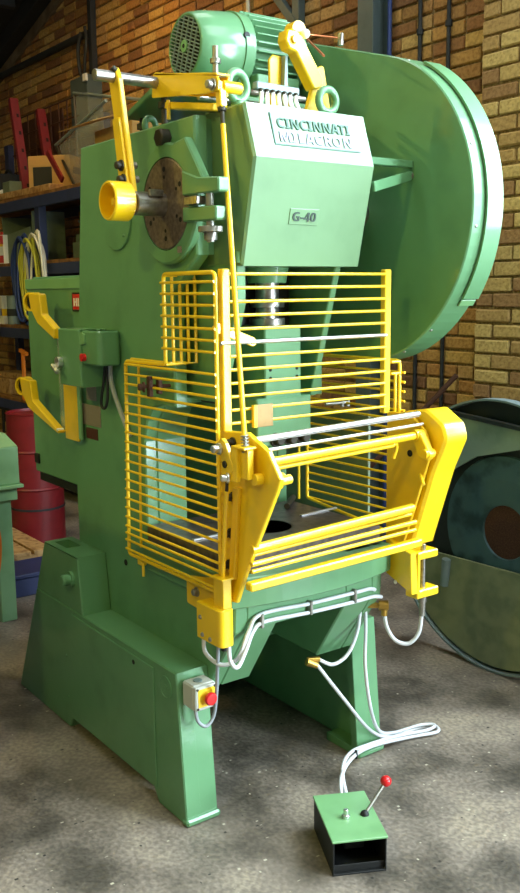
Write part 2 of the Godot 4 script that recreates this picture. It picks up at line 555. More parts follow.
	wf.span(Vector3(WALL, 2.95, -0.55), Vector3(WALL + 0.25, 3.01, 1.25), 0).span(Vector3(WALL, 4.89, -0.55), Vector3(WALL + 0.25, 4.95, 1.25), 0).span(Vector3(WALL, 3.01, -0.55), Vector3(WALL + 0.25, 4.89, -0.49), 0).span(Vector3(WALL, 3.01, 1.19), Vector3(WALL + 0.25, 4.89, 1.25), 0)
	var high := struct("window_3", wf, M.column, "high steel framed workshop window")
	for k in 2:
		part(high, "glazing_bar", B.new().span(Vector3(WALL + 0.1, 3.01, 0.06 + k * 0.56), Vector3(WALL + 0.14, 4.89, 0.09 + k * 0.56), 0), M.column)
		part(high, "glazing_bar", B.new().span(Vector3(WALL + 0.1, 3.62 + k * 0.63, -0.49), Vector3(WALL + 0.14, 3.65 + k * 0.63, 1.19), 0), M.column)
	for i in 3:
		for j in 3:
			part(high, "pane", B.new().span(Vector3(WALL + 0.118, 3.02 + j * 0.63, -0.48 + i * 0.56), Vector3(WALL + 0.122, 3.61 + j * 0.63, 0.05 + i * 0.56), 0), M.acrylic)
	# tall narrow window beside it
	var wn := B.new()
	wn.span(Vector3(WALL, 1.5, -1.5), Vector3(WALL + 0.25, 1.55, -0.6), 0).span(Vector3(WALL, 4.35, -1.5), Vector3(WALL + 0.25, 4.4, -0.6), 0).span(Vector3(WALL, 1.55, -1.5), Vector3(WALL + 0.25, 4.35, -1.45), 0).span(Vector3(WALL, 1.55, -0.65), Vector3(WALL + 0.25, 4.35, -0.6), 0)
	var slim := struct("window_4", wn, M.column, "tall narrow steel framed workshop window")
	for j in 4:
		part(slim, "pane", B.new().span(Vector3(WALL + 0.118, 1.56 + j * 0.7, -1.44), Vector3(WALL + 0.122, 2.23 + j * 0.7, -0.66), 0), M.acrylic)
		if j > 0:
			part(slim, "glazing_bar", B.new().span(Vector3(WALL + 0.1, 1.53 + j * 0.7, -1.45), Vector3(WALL + 0.14, 1.56 + j * 0.7, -0.65), 0), M.column)
	# lining of the open loading door
	var dl := B.new()
	dl.span(Vector3(WALL - 0.03, 0, 1.25), Vector3(WALL + 0.27, 3.36, 1.33)).span(Vector3(WALL - 0.03, 0, 3.87), Vector3(WALL + 0.27, 3.36, 3.95)).span(Vector3(WALL - 0.03, 3.28, 1.33), Vector3(WALL + 0.27, 3.36, 3.87))
	struct("door_1", dl, M.column, "grey steel lining of the open loading door")

func build_lamps() -> void:      # warm pendant lamps of the hall
	var glow := StandardMaterial3D.new()
	glow.albedo_color = Color8(255, 236, 190)
	glow.emission_enabled = true
	glow.emission = Color(1.0, 0.88, 0.55)
	glow.emission_energy_multiplier = 4.0
	var where := [[Vector3(0.15, 3.45, -3.2), "close beside the press", 0.4, Color(1.0, 0.95, 0.5)], [Vector3(2.6, 4.1, -6.0), "over the racking", 1.3, Color(1.0, 0.8, 0.45)], [Vector3(-1.6, 3.8, -5.0), "over the aisle left of the bench", 5.0, Color(1.0, 0.95, 0.5)], [Vector3(-1.7, 3.9, -0.4), "over the open bay before the press", 4.6, Color(1.0, 0.96, 0.5)]]
	for q in where:
		var o: Vector3 = q[0]
		var t := thing("pendant_lamp", "enamel pendant lamp hanging from the roof " + q[1], "lamp", o, "pendant lamps")
		part(t, "shade", B.new().lathe(o, Vector3.UP, [Vector2(0.23, -0.02), Vector2(0.22, 0.0), Vector2(0.17, 0.12), Vector2(0.08, 0.2), Vector2(0.05, 0.3), Vector2(0.0, 0.31), Vector2(0.045, 0.295), Vector2(0.075, 0.19), Vector2(0.165, 0.11), Vector2(0.21, 0.0), Vector2(0.23, -0.02)], 28), M.white)
		part(t, "rod", B.new().cyl(o + Vector3(0, 0.3, 0), Vector3(o.x, roof_y(o.z), o.z), 0.01, 8), M.rubber)
		part(t, "bulb", B.new().ball(o + Vector3(0, 0.02, 0), 0.07, 16), glow)
		var l := OmniLight3D.new()
		l.name = "lamp_light"
		l.light_energy = q[2]
		l.light_color = q[3]
		l.light_size = 0.06
		l.omni_range = 30
		l.omni_attenuation = 2.0
		l.shadow_enabled = true
		l.position = Vector3(0, 0.02, 0)
		t.add_child(l)

func to_pixel(p: Vector3) -> Vector2:
	var q := CAM_BASIS.transposed() * (p - CAM)
	return Vector2(260.0 + LENS * q.x / -q.z, 446.5 - LENS * q.y / -q.z) if q.z < -0.1 else Vector2(-999, -999)

func lay_bricks(wall: Node3D) -> void:
	var rng := RandomNumberGenerator.new()
	rng.seed = 5
	var bm := {}
	for kind in [0.215, 0.1025]:
		bm[kind] = []
		for v in 3:
			var b := B.new()
			var e := 0.004 + 0.002 * v
			b.box(Vector3.ZERO, Vector3(0.03, 0.064 - 0.001 * v, kind - 0.002 * v), e)
			bm[kind].append(b.mesh())
	var spots := []
	var course := 0
	var y := 0.035
	while y < 5.6:
		var z := -10.9 + (0.1125 if course % 2 else 0.0)
		while z < -1.72:
			var kind: float = 0.1025 if rng.randf() < 0.16 else 0.215
			var c := Vector3(WALL + 0.005 + rng.randf_range(-0.003, 0.003), y, z + kind / 2)
			if y < roof_y(c.z) - 0.05:
				spots.append([c, kind, rng.randi() % 8, rng.randi() % 3, false])
			z += kind + 0.01
		var zp := -3.168
		var first: float = 0.215 if course % 2 else 0.1025
		while zp < -2.51 and y < 4.4:
			var kind2 := first
			first = 0.215
			kind2 = minf(kind2, 0.215)
			if zp + kind2 > -2.495:
				kind2 = 0.1025
			spots.append([Vector3(WALL - 0.094 + rng.randf_range(-0.003, 0.003), y, zp + kind2 / 2), kind2, rng.randi() % 4, rng.randi() % 3, true])
			zp += kind2 + 0.01
		y += 0.075
		course += 1
	# bricks that the photograph lets one tell apart are pieces of their own; the others are joined
	var seen := []
	for s in spots:
		var q := to_pixel(s[0])
		var p := Vector2(q.x, q.y)
		var show := p.x > -8 and p.x < 528 and p.y > -8
		show = show and ((p.x < 172 and p.y < 132 and s[0].z > -8.6) or (p.x > 240 and p.x < 405 and p.y < 55) or (p.x >= 395 and p.y < 412 and (p - Vector2(370, 195)).length() > 120))
		if show and not (not s[4] and s[0].z > -3.17 and s[0].z < -2.5):
			seen.append(s)
		s.append(show)
	seen.sort_custom(func(a, b): return (a[0] - CAM).length() < (b[0] - CAM).length())
	if seen.size() > 300:
		seen.resize(300)
	var picked := {}
	for s in seen:
		picked[s[0]] = true
		var o := MeshInstance3D.new()
		o.name = "brick"
		o.mesh = bm[s[1]][s[3]]
		o.material_override = M.pier_bricks[s[2]] if s[4] else M.bricks[s[2]]
		o.position = s[0]
		wall.add_child(o, true)
	var rest := []
	for i in 12:
		rest.append(SurfaceTool.new())
	for s in spots:
		if picked.has(s[0]):
			continue
		var k: int = s[2] + (8 if s[4] else 0)
		rest[k].append_from(bm[s[1]][s[3]], 0, Transform3D(Basis.IDENTITY, s[0]))
	var joined := ArrayMesh.new()
	for i in 12:
		rest[i].commit(joined)
	var o := MeshInstance3D.new()
	o.name = "brickwork"
	o.mesh = joined
	for i in joined.get_surface_count():
		o.set_surface_override_material(i, M.pier_bricks[i - 8] if i > 7 else M.bricks[i])
	o.set_meta("kind", "stuff")
	wall.add_child(o, true)

# ---------------------------------------------------------------- the press itself
func pxs(b: B, poly: Array, xa: float, xb: float, bev := 0.0, skip := []) -> B:
	return b.px(poly, minf(xa, xb), maxf(xa, xb), bev, skip)

func holed(outer: Array, c: Vector2, r: float, n := 36) -> Array:      # outer loop and a round hole joined by a hair-wide slit
	var out := outer.duplicate()
	var a: Vector2 = outer[0]
	var t0 := (a - c).angle()
	out.append(a + Vector2(0.0001, 0.0))
	for i in n + 1:
		var t := t0 - TAU * i / n * 0.9999
		out.append(c + Vector2(cos(t), sin(t)) * r)
	return out

func build_press() -> void:
	var p := thing("power_press", "green cast iron power press with yellow guard on two splayed feet", "press", Vector3(CX, 0, -2.75))
	# feet: hollow castings with a solid upright behind
	for s in [-1, 1]:
		var xo: float = CX + s * 0.402
		var xi: float = CX + s * 0.29
		var xw: float = xo - s * 0.055
		var b := B.new()
		pxs(b, v2([-2.232, 0, -2.274, 0.475, -2.906, 0.475, -3.313, 0.475, -3.543, 0, -3.06, 0, -3.03, 0.042 if s < 0 else 0.004, -2.43, 0.042 if s < 0 else 0.004, -2.40, 0]), xo, xw, 0.004)
		pxs(b, v2([-2.2325, 0.002, -2.2745, 0.4752, -2.305, 0.4752, -2.265, 0.002]), xo + s * -0.006, xi, 0.002)
		pxs(b, v2([-2.29, 0.455, -2.915, 0.455, -2.915, 0.4754, -2.29, 0.4754]), xo + s * -0.006, xi, 0.001)
		pxs(b, v2([-2.265, 0.002, -2.265, 0.03, -2.40, 0.03, -2.40, 0.002]), xw, xi, 0.001)
		pxs(b, v2([-3.06, 0.002, -3.06, 0.475, -3.313, 0.475, -3.543, 0.002]), xw, xi, 0.002)
		if s < 0:
			pxs(b, v2([-2.40, 0.002, -2.40, 0.45, -3.06, 0.45, -3.06, 0.002]), xi, xi + s * 0.012, 0.001)      # unseen inner wall, added to keep the gap under the foot dark
		# upright: its flat top (edge 1) stays open for the slot
		pxs(b, v2([-2.906, 0.475, -2.931, 0.68, -3.215, 0.68, -3.313, 0.475]), xo, xi, 0.004, [1])
		var xa := minf(xo, xi)
		var xb := maxf(xo, xi)
		var ha := xa + 0.028
		var hb := xb - 0.028
		var y := 0.68
		var q := [Vector3(xa, y, -3.215), Vector3(xa, y, -2.931), Vector3(xb, y, -2.931), Vector3(xb, y, -3.215)]
		var h := [Vector3(ha, y, -3.185), Vector3(ha, y, -3.075), Vector3(hb, y, -3.075), Vector3(hb, y, -3.185)]
		for i in 4:
			var j := (i + 1) % 4
			b.quad(q[i], q[j], h[j], h[i])
			b.quad(h[i], h[j], h[j] - Vector3(0, 0.1, 0), h[i] - Vector3(0, 0.1, 0))
		b.quad(h[0] - Vector3(0, 0.1, 0), h[1] - Vector3(0, 0.1, 0), h[2] - Vector3(0, 0.1, 0), h[3] - Vector3(0, 0.1, 0))
		b.box(Vector3((xo + xi) / 2, 0.011, -2.238), Vector3(0.122, 0.022, 0.035), 0.006)        # weld lip round the toe
		var foot := part(p, "foot", b, M.green)
		if s < 0:
			part(foot, "side_plate", B.new().px(v2([-2.405, 0.05, -2.405, 0.452, -3.0, 0.458, -3.0, 0.40, -3.0, 0.05]), 1.3285, 1.3335, 0.002), M.green)
			part(foot, "boss", B.new().lathe(Vector3(1.334, 0.412, -2.335), Vector3(-1, 0, 0), [Vector2(0.036, 0), Vector2(0.036, 0.004), Vector2(0.031, 0.0045), Vector2(0.03, 0.0025), Vector2(0.009, 0.0025), Vector2(0.009, 0.004), Vector2(0, 0.004)], 24), M.green)
			part(foot, "bolt", B.new().hex(Vector3(1.334, 0.592, -2.985), Vector3(-1, 0, 0), 0.021, 0.04), M.green)
			for q2 in [[-3.06, 0.28], [-3.06, 0.12], [-2.43, 0.08]]:
				part(foot, "screw", B.new().dome(Vector3(1.334, q2[1], q2[0]), Vector3(-1, 0, 0), 0.006, 0.004), M.green)
			part(foot, "drain_hole", B.new().cyl(Vector3(1.3285, 0.43, -2.53), Vector3(1.3275, 0.43, -2.53), 0.008, 14, 0.0), M.hole)
	# C-shaped side frames
	var throat := [-2.12, 0.70, -2.12, 0.79, -2.62, 0.79, -2.62, 1.12, -2.60, 1.19, -2.56, 1.235, -2.50, 1.25]
	var column := v2([-2.27, 0.40, -2.125, 0.62] + throat + [-2.50, 1.30, -3.10, 1.30, -3.15, 0.9, -3.15, 0.42])
	var cheek_side := v2([-2.27, 0.40, -2.125, 0.62] + throat + [-2.42, 1.25, -2.42, 1.60, -2.28, 1.70, -2.28, 2.08, -3.0, 2.08, -3.15, 0.9, -3.15, 0.42])
	for s in [-1, 1]:
		var fb := B.new()
		pxs(fb, cheek_side, CX + s * 0.29, CX + s * 0.245, 0.005)
		pxs(fb, column, CX + s * 0.2455, CX + s * 0.135, 0.004)
		# slide way: the slanting front edge inside the head
		if s > 0:
			pxs(fb, v2([-2.20, 1.70, -2.335, 1.26, -2.50, 1.26, -2.50, 1.70]), CX + s * 0.165, CX + s * 0.19, 0.003)
		part(p, "side_frame", fb, M.green)
	part(p, "rear_tie_plate", B.new().span(Vector3(1.45, 0.02, -3.30), Vector3(2.02, 0.44, -3.27)), M.green)
	# crown between the side frames, bed, bolster
	part(p, "crown", B.new().span(Vector3(1.485, 1.70, -2.9), Vector3(1.985, 2.078, -2.30)), M.green)
	var bed := v2([1.425, -2.62, 2.045, -2.62])
	for i in 13:      # the table front bows forward
		var t := i / 12.0
		bed.append(Vector2(lerpf(2.045, 1.425, t), -2.105 + 0.045 * (1 - pow(2 * t - 1, 2))))
	part(p, "bed", B.new().py(bed, 0.70, 0.79, 0.004), M.green)
	part(p, "bed_web", B.new().span(Vector3(1.60, 0.42, -2.75), Vector3(1.87, 0.70, -2.70)), M.green)
	part(p, "bolster_plate", B.new().py(holed(v2([2.03, -2.14, 2.03, -2.61, 1.44, -2.61, 1.44, -2.14]), Vector2(CX, -2.36), 0.085), 0.79, 0.845, 0.0), M.table)
	part(p, "bolster_bore", B.new().cyl(Vector3(CX, 0.791, -2.36), Vector3(CX, 0.7915, -2.36), 0.09, 28, 0.0), M.hole)
	part(p, "apron", B.new().pz(v2([1.447, 0.70, 1.447, 0.617, 2.023, 0.617, 2.023, 0.70]), -2.165, -2.125, 0.003), M.green)
	# ram: slide, foot flange, connection screw
	part(p, "ram", B.new().span(Vector3(1.665, 1.26, -2.46), Vector3(1.805, 1.49, -2.26), 0.004), M.green)
	part(p, "ram_flange", B.new().span(Vector3(1.63, 1.125, -2.47), Vector3(1.84, 1.275, -2.255), 0.004), M.green)
	part(p, "connection_screw", B.new().cyl(Vector3(1.75, 1.48, -2.36), Vector3(1.75, 1.72, -2.36), 0.036, 20).cyl(Vector3(1.75, 1.49, -2.36), Vector3(1.75, 1.512, -2.36), 0.055, 24).cyl(Vector3(1.75, 1.545, -2.36), Vector3(1.75, 1.572, -2.36), 0.054, 6), M.steel)
	part(p, "connecting_rod", B.new().cone(Vector3(1.75, 1.62, -2.36), Vector3(1.75, 1.78, -2.36), 0.06, 0.09, 18), M.green)
	for k in 3:
		part(p, "clamp_bolt", B.new().hex(Vector3(1.70 + k * 0.05, 1.145, -2.256), Vector3(0, 0, 1), 0.017, 0.03), M.dark_bolt)
	for x in [1.685, 1.787]:
		for y in [1.36, 1.335]:
			part(p, "screw", B.new().cyl(Vector3(x, y, -2.2605), Vector3(x, y, -2.258), 0.005, 10, 0.0), M.hole)
	for s in [-1, 1]:      # gibs and added back plate: interior shade and grease in one dark colour
		part(p, "gib", B.new().span(Vector3(CX + s * 0.085, 1.25, -2.50), Vector3(CX + s * 0.15, 1.66, -2.42), 0.003), M.oily_shade)
	part(p, "head_web", B.new().px(v2([-2.52, 1.27, -2.30, 1.27, -2.19, 1.56, -2.19, 1.70, -2.52, 1.70]), 1.518, 1.55, 0.003), M.green)
	part(p, "shade_back_plate", B.new().span(Vector3(1.495, 1.30, -2.56), Vector3(1.975, 1.71, -2.53), 0.003), M.oily_shade)  # added dark backing, stands in for the shade behind the ram
	part(p, "knock_out_rod", B.new().tube([Vector3(1.53, 1.65, -2.25), Vector3(1.535, 1.60, -2.25), Vector3(1.555, 1.55, -2.25), Vector3(1.556, 1.52, -2.25)], 0.007), M.grey_hose)
	# sloping front cover with raised maker's lettering
	var cover := part(p, "front_cover", B.new().px(v2([-2.142, 2.10, -2.094, 1.953, -2.162, 1.666, -2.34, 1.666, -2.34, 2.10]), 1.516, 1.955, 0.007), M.cover)
	var tilt := Basis(Vector3.RIGHT, -atan2(0.046, 0.147))
	var on := func(x: float, y: float) -> Transform3D: return Transform3D(tilt, Vector3(x, y, -2.142 + (2.10 - y) * 0.046 / 0.147 + 0.0015))
	letters(p, "maker_name", "CINCINNATI", on.call(1.747, 2.052), 0.262, 0.030, M.letter, 700, 0.005)
	letters(p, "maker_name", "MILACRON", on.call(1.747, 2.014), 0.262, 0.030, M.silver, 700, 0.005)
	var l0: Transform3D = on.call(1.596, 2.036)
	var l1: Transform3D = on.call(1.75, 1.991)
	part(cover, "maker_frame", B.new().box(l0.origin, Vector3(0.004, 0.088, 0.004), 0.0, tilt).box(l1.origin, Vector3(0.312, 0.004, 0.004), 0.0, tilt), M.letter)
	var back := Basis(Vector3.RIGHT, atan2(0.068, 0.287))
	var gz := -2.094 - (1.953 - 1.803) * 0.068 / 0.287
	part(cover, "model_plate", B.new().box(Vector3(1.7125, 1.803, gz), Vector3(0.106, 0.045, 0.004), 0.001, back), M.cover)
	letters(p, "model_number", "G-40", Transform3D(back, Vector3(1.7125, 1.803, gz + 0.003)), 0.084, 0.026, mat(Color8(30, 50, 36), 0.5), 700, 0.002)
	part(cover, "hinge", B.new().cyl(Vector3(1.519, 1.675, -2.18), Vector3(1.519, 1.705, -2.18), 0.012, 12), M.green)
	# bearing housing, split and clamped, with the drilled end plate of the crankshaft
	var ho := Vector3(1.447, 1.848, -2.41)
	var left := Vector3(-1, 0, 0)
	part(p, "bearing_housing", B.new().lathe(ho, left, [Vector2(0.172, 0), Vector2(0.172, 0.02), Vector2(0.166, 0.025), Vector2(0.132, 0.025), Vector2(0.132, 0.008)], 48), M.green)
	var disc := part(p, "crank_end_plate", B.new().lathe(ho - left * 0.012, left, [Vector2(0.129, 0), Vector2(0.129, 0.036), Vector2(0.126, 0.038), Vector2(0, 0.038)], 48), M.disc)
	for k in 6:
		var a := TAU * k / 6 + PI / 2
		for q in [[0.098, 0.0075, 0.0], [0.076, 0.0055, 0.0]]:
			var c: Vector3 = ho + left * 0.0255 + Vector3(0, sin(a), cos(a)) * q[0]
			part(disc, "bolt_hole", B.new().cyl(c, c + left * 0.0012, q[1], 12, 0.0), M.hole)
	part(p, "bearing_tag", B.new().box(Vector3(1.4215, 1.716, -2.335), Vector3(0.002, 0.018, 0.022), 0.0), M.plate_pale)
	part(p, "clamp_lug", B.new().px(rounded(v2([-2.30, 1.862, -2.115, 1.858, -2.115, 1.897, -2.22, 1.905, -2.30, 1.93]), [0, 0.01, 0.01, 0.02, 0]), 1.412, 1.448, 0.004), M.green)
	part(p, "clamp_lug", B.new().px(rounded(v2([-2.30, 1.79, -2.13, 1.785, -2.13, 1.824, -2.30, 1.83]), [0, 0.01, 0.01, 0]), 1.412, 1.448, 0.004), M.green)
	part(p, "clamp_rib", B.new().px(v2([-2.36, 2.01, -2.29, 2.02, -2.20, 1.90, -2.28, 1.89]), 1.418, 1.447, 0.004), M.green)
	part(p, "clamp_stud", B.new().cyl(Vector3(1.43, 1.73, -2.185), Vector3(1.43, 1.87, -2.185), 0.011).cyl(Vector3(1.43, 1.757, -2.185), Vector3(1.43, 1.772, -2.185), 0.034, 20).cyl(Vector3(1.43, 1.735, -2.185), Vector3(1.43, 1.757, -2.185), 0.018, 6), M.bolt)
	part(p, "packing_block", B.new().span(Vector3(1.40, 1.832, -2.27), Vector3(1.435, 1.855, -2.205)), M.steel)
	part(p, "housing_bolt", B.new().cyl(Vector3(1.446, 2.036, -2.425), Vector3(1.412, 2.036, -2.425), 0.026, 6, 0.003), M.dark_bolt)
	part(p, "round_cover", B.new().lathe(Vector3(1.446, 1.83, -2.755), left, [Vector2(0.1, 0), Vector2(0.1, 0.006), Vector2(0.097, 0.008), Vector2(0, 0.008)], 40), M.green)
	part(p, "screw", B.new().dome(Vector3(1.438, 1.775, -2.70), left, 0.006, 0.005), M.green)
	# shaft end with its key
	part(p, "crankshaft_end", B.new().cyl(Vector3(1.43, 1.848, -2.425), Vector3(1.325, 1.848, -2.425), 0.034, 28, 0.003), M.steel)
	part(p, "shaft_key", B.new().span(Vector3(1.405, 1.866, -2.40), Vector3(1.36, 1.886, -2.387)), M.steel)
	# lifting eyes
	for q in [[Vector3(1.572, 2.163, -2.25), 0.039, 0.012, Vector3(0.25, 0, 1)], [Vector3(1.902, 2.158, -2.25), 0.033, 0.012, Vector3(0, 0, 1)], [Vector3(1.515, 2.108, -2.645), 0.022, 0.010, Vector3(0.2, 0, 1)]]:
		part(p, "lifting_eye", B.new().torus(q[0], q[3], q[1], q[2]).cyl(q[0] - Vector3(0, q[1] + 0.02, 0), q[0] - Vector3(0, q[1], 0), q[2] * 1.6, 14), M.green)
	# flywheel and belt guard: drum round the flywheel, running up to the motor pulley
	var gp := arc(-2.43, 1.85, 0.503, -165, 73.8, 54)
	gp.append(Vector2(-3.02, 2.552))
	gp.append_array(arc(-3.06, 2.40, 0.155, 78, 180, 8))
	gp.append(Vector2(-3.10, 1.70))
	var guard := part(p, "flywheel_guard", B.new().px(gp, 2.195, 2.312, 0.004), M.green)
	# raised hinged strip round the rim
	var strip := B.new()
	var sp := arc(-2.43, 1.85, 0.506, -34, 62, 32)
	for i in sp.size() - 1:
		var n0: Vector2 = (sp[i] - Vector2(-2.43, 1.85)).normalized()
		var n1: Vector2 = (sp[i + 1] - Vector2(-2.43, 1.85)).normalized()
		var t := 0.008
		var c4 := [sp[i], sp[i + 1], sp[i + 1] + n1 * t, sp[i] + n0 * t]
		var lo := []
		var hi := []
		for e in c4:
			lo.append(Vector3(2.247, e.y, e.x))
			hi.append(Vector3(2.318, e.y, e.x))
		strip.grp = 1
		strip.quad(lo[3], hi[3], hi[2], lo[2], 5)
		strip.quad(lo[0], lo[3], lo[2], lo[1])
		strip.quad(hi[0], hi[1], hi[2], hi[3])
		if i == 0: strip.quad(lo[0], hi[0], hi[3], lo[3])
		if i == sp.size() - 2: strip.quad(lo[1], lo[2], hi[2], hi[1])
	part(guard, "rim_strip", strip, M.green)
	var hv := Vector3(2.282, 1.85 + 0.508 * sin(deg_to_rad(-36)), -2.43 + 0.508 * cos(deg_to_rad(-36)))
	part(guard, "hinge", B.new().box(hv, Vector3(0.066, 0.022, 0.005), 0.001, Basis(Vector3.RIGHT, deg_to_rad(36))), M.green_pale)
	for d in [66.0, 20.0, -8.0, -50.0, -66.0]:
		var r := Vector3(0, sin(deg_to_rad(d)), cos(deg_to_rad(d)))
		part(guard, "screw", B.new().dome(Vector3(2.215, 1.85, -2.43) + r * 0.502, r, 0.006, 0.004), M.bolt)
	part(guard, "strap", B.new().box(Vector3(2.08, 1.925, -2.15), Vector3(0.245, 0.03, 0.012), 0.002, Basis(Vector3.UP, 0.30) * Basis(Vector3.BACK, 0.22)), M.green)
	part(guard, "strap_bolt", B.new().hex(Vector3(2.194, 1.95, -2.185), left, 0.009, 0.014), M.bolt)
	part(guard, "strap", B.new().box(Vector3(2.075, 1.985, -2.19), Vector3(0.235, 0.022, 0.03), 0.002), M.green)
	part(guard, "grease_pipe", B.new().tube(curve([Vector3(1.93, 2.30, -2.30), Vector3(2.0, 2.42, -2.5), Vector3(2.1, 2.45, -2.6), Vector3(2.22, 2.445, -2.56)], 6), 0.004, 6), M.copper)
	part(guard, "grease_nipple", B.new().cyl(Vector3(2.22, 2.42, -2.556), Vector3(2.22, 2.46, -2.556), 0.01, 8), M.steel)
	part(p, "crankshaft", B.new().cyl(Vector3(2.02, 1.85, -2.43), Vector3(2.2, 1.85, -2.43), 0.05, 20), M.steel)
	# maker's plates on the side frame
	part(p, "data_plate", B.new().span(Vector3(1.4425, 1.131, -3.075), Vector3(1.446, 1.205, -2.927), 0.0005), M.plate_pale)
	part(p, "data_plate", B.new().span(Vector3(1.4425, 1.222, -3.03), Vector3(1.446, 1.275, -2.955), 0.0005), M.plate_pale)
	part(p, "warning_plate", B.new().span(Vector3(1.4425, 1.083, -3.045), Vector3(1.446, 1.122, -2.955), 0.0005), M.plate_red)
	for q in [[0.62, -2.97], [0.68, -2.78]]:
		part(p, "pipe_hole", B.new().cyl(Vector3(1.446, q[0], q[1]), Vector3(1.4435, q[0], q[1]), 0.011, 14, 0.0), M.hole)
	part(p, "tie_rod", B.new().cyl(Vector3(1.5, 0.38, -2.6), Vector3(2.0, 0.38, -2.6), 0.02), M.green)
	# loose tools on the bolster belong to nobody: see build_controls

# ---------------------------------------------------------------- motor
func build_motor() -> void:
	var o := Vector3(1.745, 2.405, -2.80)
	var m := thing("electric_motor", "green finned electric motor with round fan grille on top of the press", "motor", Vector3(1.95, 2.08, -2.80))
	var ax := Vector3.RIGHT
	part(m, "fan_cowl", B.new().lathe(o, ax, [Vector2(0.094, 0.012), Vector2(0.094, 0.0), Vector2(0.1, -0.002), Vector2(0.106, 0.004), Vector2(0.118, 0.05), Vector2(0.126, 0.12), Vector2(0.128, 0.155), Vector2(0.128, 0.16)], 40, true).lathe(o, ax, [Vector2(0.128, 0.16), Vector2(0.133, 0.161), Vector2(0.133, 0.2), Vector2(0.12, 0.206), Vector2(0, 0.206)], 40), M.green)
	part(m, "fan_recess", B.new().lathe(o + ax * 0.014, -ax, [Vector2(0.096, 0), Vector2(0, 0.0005)], 32), M.hole)
	var g := B.new()
	var turn := Basis(ax, deg_to_rad(22))
	for i in range(-8, 9):      # narrow slats, three cross ribs
		var d := i * 0.0112
		var h := sqrt(maxf(0.0, 0.094 * 0.094 - d * d))
		g.box(o + turn * Vector3(0, d, 0), Vector3(0.004, 0.0036, 2 * h), 0.0, turn)
	for d in [-0.06, -0.03, 0.0, 0.03, 0.06]:
		var h := sqrt(0.094 * 0.094 - d * d)
		g.box(o + turn * Vector3(-0.0005, 0, d), Vector3(0.005, 2 * h, 0.004), 0.0, turn)
	part(m, "fan_grille", g, M.galv)
	part(m, "grille_hub", B.new().cyl(o + ax * 0.002, o - ax * 0.005, 0.02, 18), M.green_pale)
	part(m, "hub_hole", B.new().cyl(o - ax * 0.005, o - ax * 0.0058, 0.007, 10, 0.0), M.hole)
	part(m, "stator", B.new().cyl(o + ax * 0.2, o + ax * 0.42, 0.108, 36), M.green)
	var f := B.new()
	for i in 30:
		var a := TAU * i / 30
		var r := Vector3(0, cos(a), sin(a))
		f.box(o + ax * 0.297 + r * 0.121, Vector3(0.184, 0.036, 0.005), 0.001, Basis(ax, a))
	part(m, "cooling_fins", f, M.green)
	part(m, "end_shield", B.new().lathe(o + ax * 0.39, ax, [Vector2(0.132, 0), Vector2(0.132, 0.03), Vector2(0.1, 0.05), Vector2(0.04, 0.06), Vector2(0, 0.06)], 36), M.green)
	part(m, "drain_plug", B.new().cyl(o + Vector3(0.165, 0.03, 0.121), o + Vector3(0.165, 0.03, 0.13), 0.012, 12), M.black)
	for z in [-2.9, -2.7]:
		part(m, "foot", B.new().span(Vector3(1.95, 2.21, z - 0.03), Vector3(2.13, 2.32, z + 0.03), 0.004), M.green)
	part(m, "mounting_plate", B.new().py(rounded(v2([1.49, -2.53, 1.49, -2.60, 1.62, -3.0, 2.15, -3.0, 2.15, -2.53]), 0.02), 2.188, 2.208, 0.003), M.green)
	for q in [[1.53, -2.58], [2.1, -2.58], [2.1, -2.95], [1.66, -2.95]]:
		part(m, "jacking_bolt", B.new().cyl(Vector3(q[0], 2.078, q[1]), Vector3(q[0], 2.235, q[1]), 0.011, 10).cyl(Vector3(q[0], 2.15, q[1]), Vector3(q[0], 2.17, q[1]), 0.02, 6).cyl(Vector3(q[0], 2.208, q[1]), Vector3(q[0], 2.222, q[1]), 0.02, 6), M.dark_bolt)
	part(m, "adjusting_screw", B.new().cyl(Vector3(1.60, 2.16, -2.40), Vector3(1.60, 2.305, -2.40), 0.009, 10).cyl(Vector3(1.60, 2.255, -2.40), Vector3(1.60, 2.27, -2.40), 0.016, 6), M.bolt)
	part(m, "slide_bar", B.new().cyl(Vector3(1.55, 2.195, -2.42), Vector3(1.95, 2.195, -2.42), 0.009, 12).cyl(Vector3(1.55, 2.16, -2.42), Vector3(1.95, 2.16, -2.42), 0.009, 12), M.steel)

# ---------------------------------------------------------------- yellow safety guard
func loop_x(x: float, poly: Array, r: float) -> Array:      # outline in (z, y) with round corners, at one x
	return rounded(poly, r, 4).map(func(q): return Vector3(x, q.y, q.x))

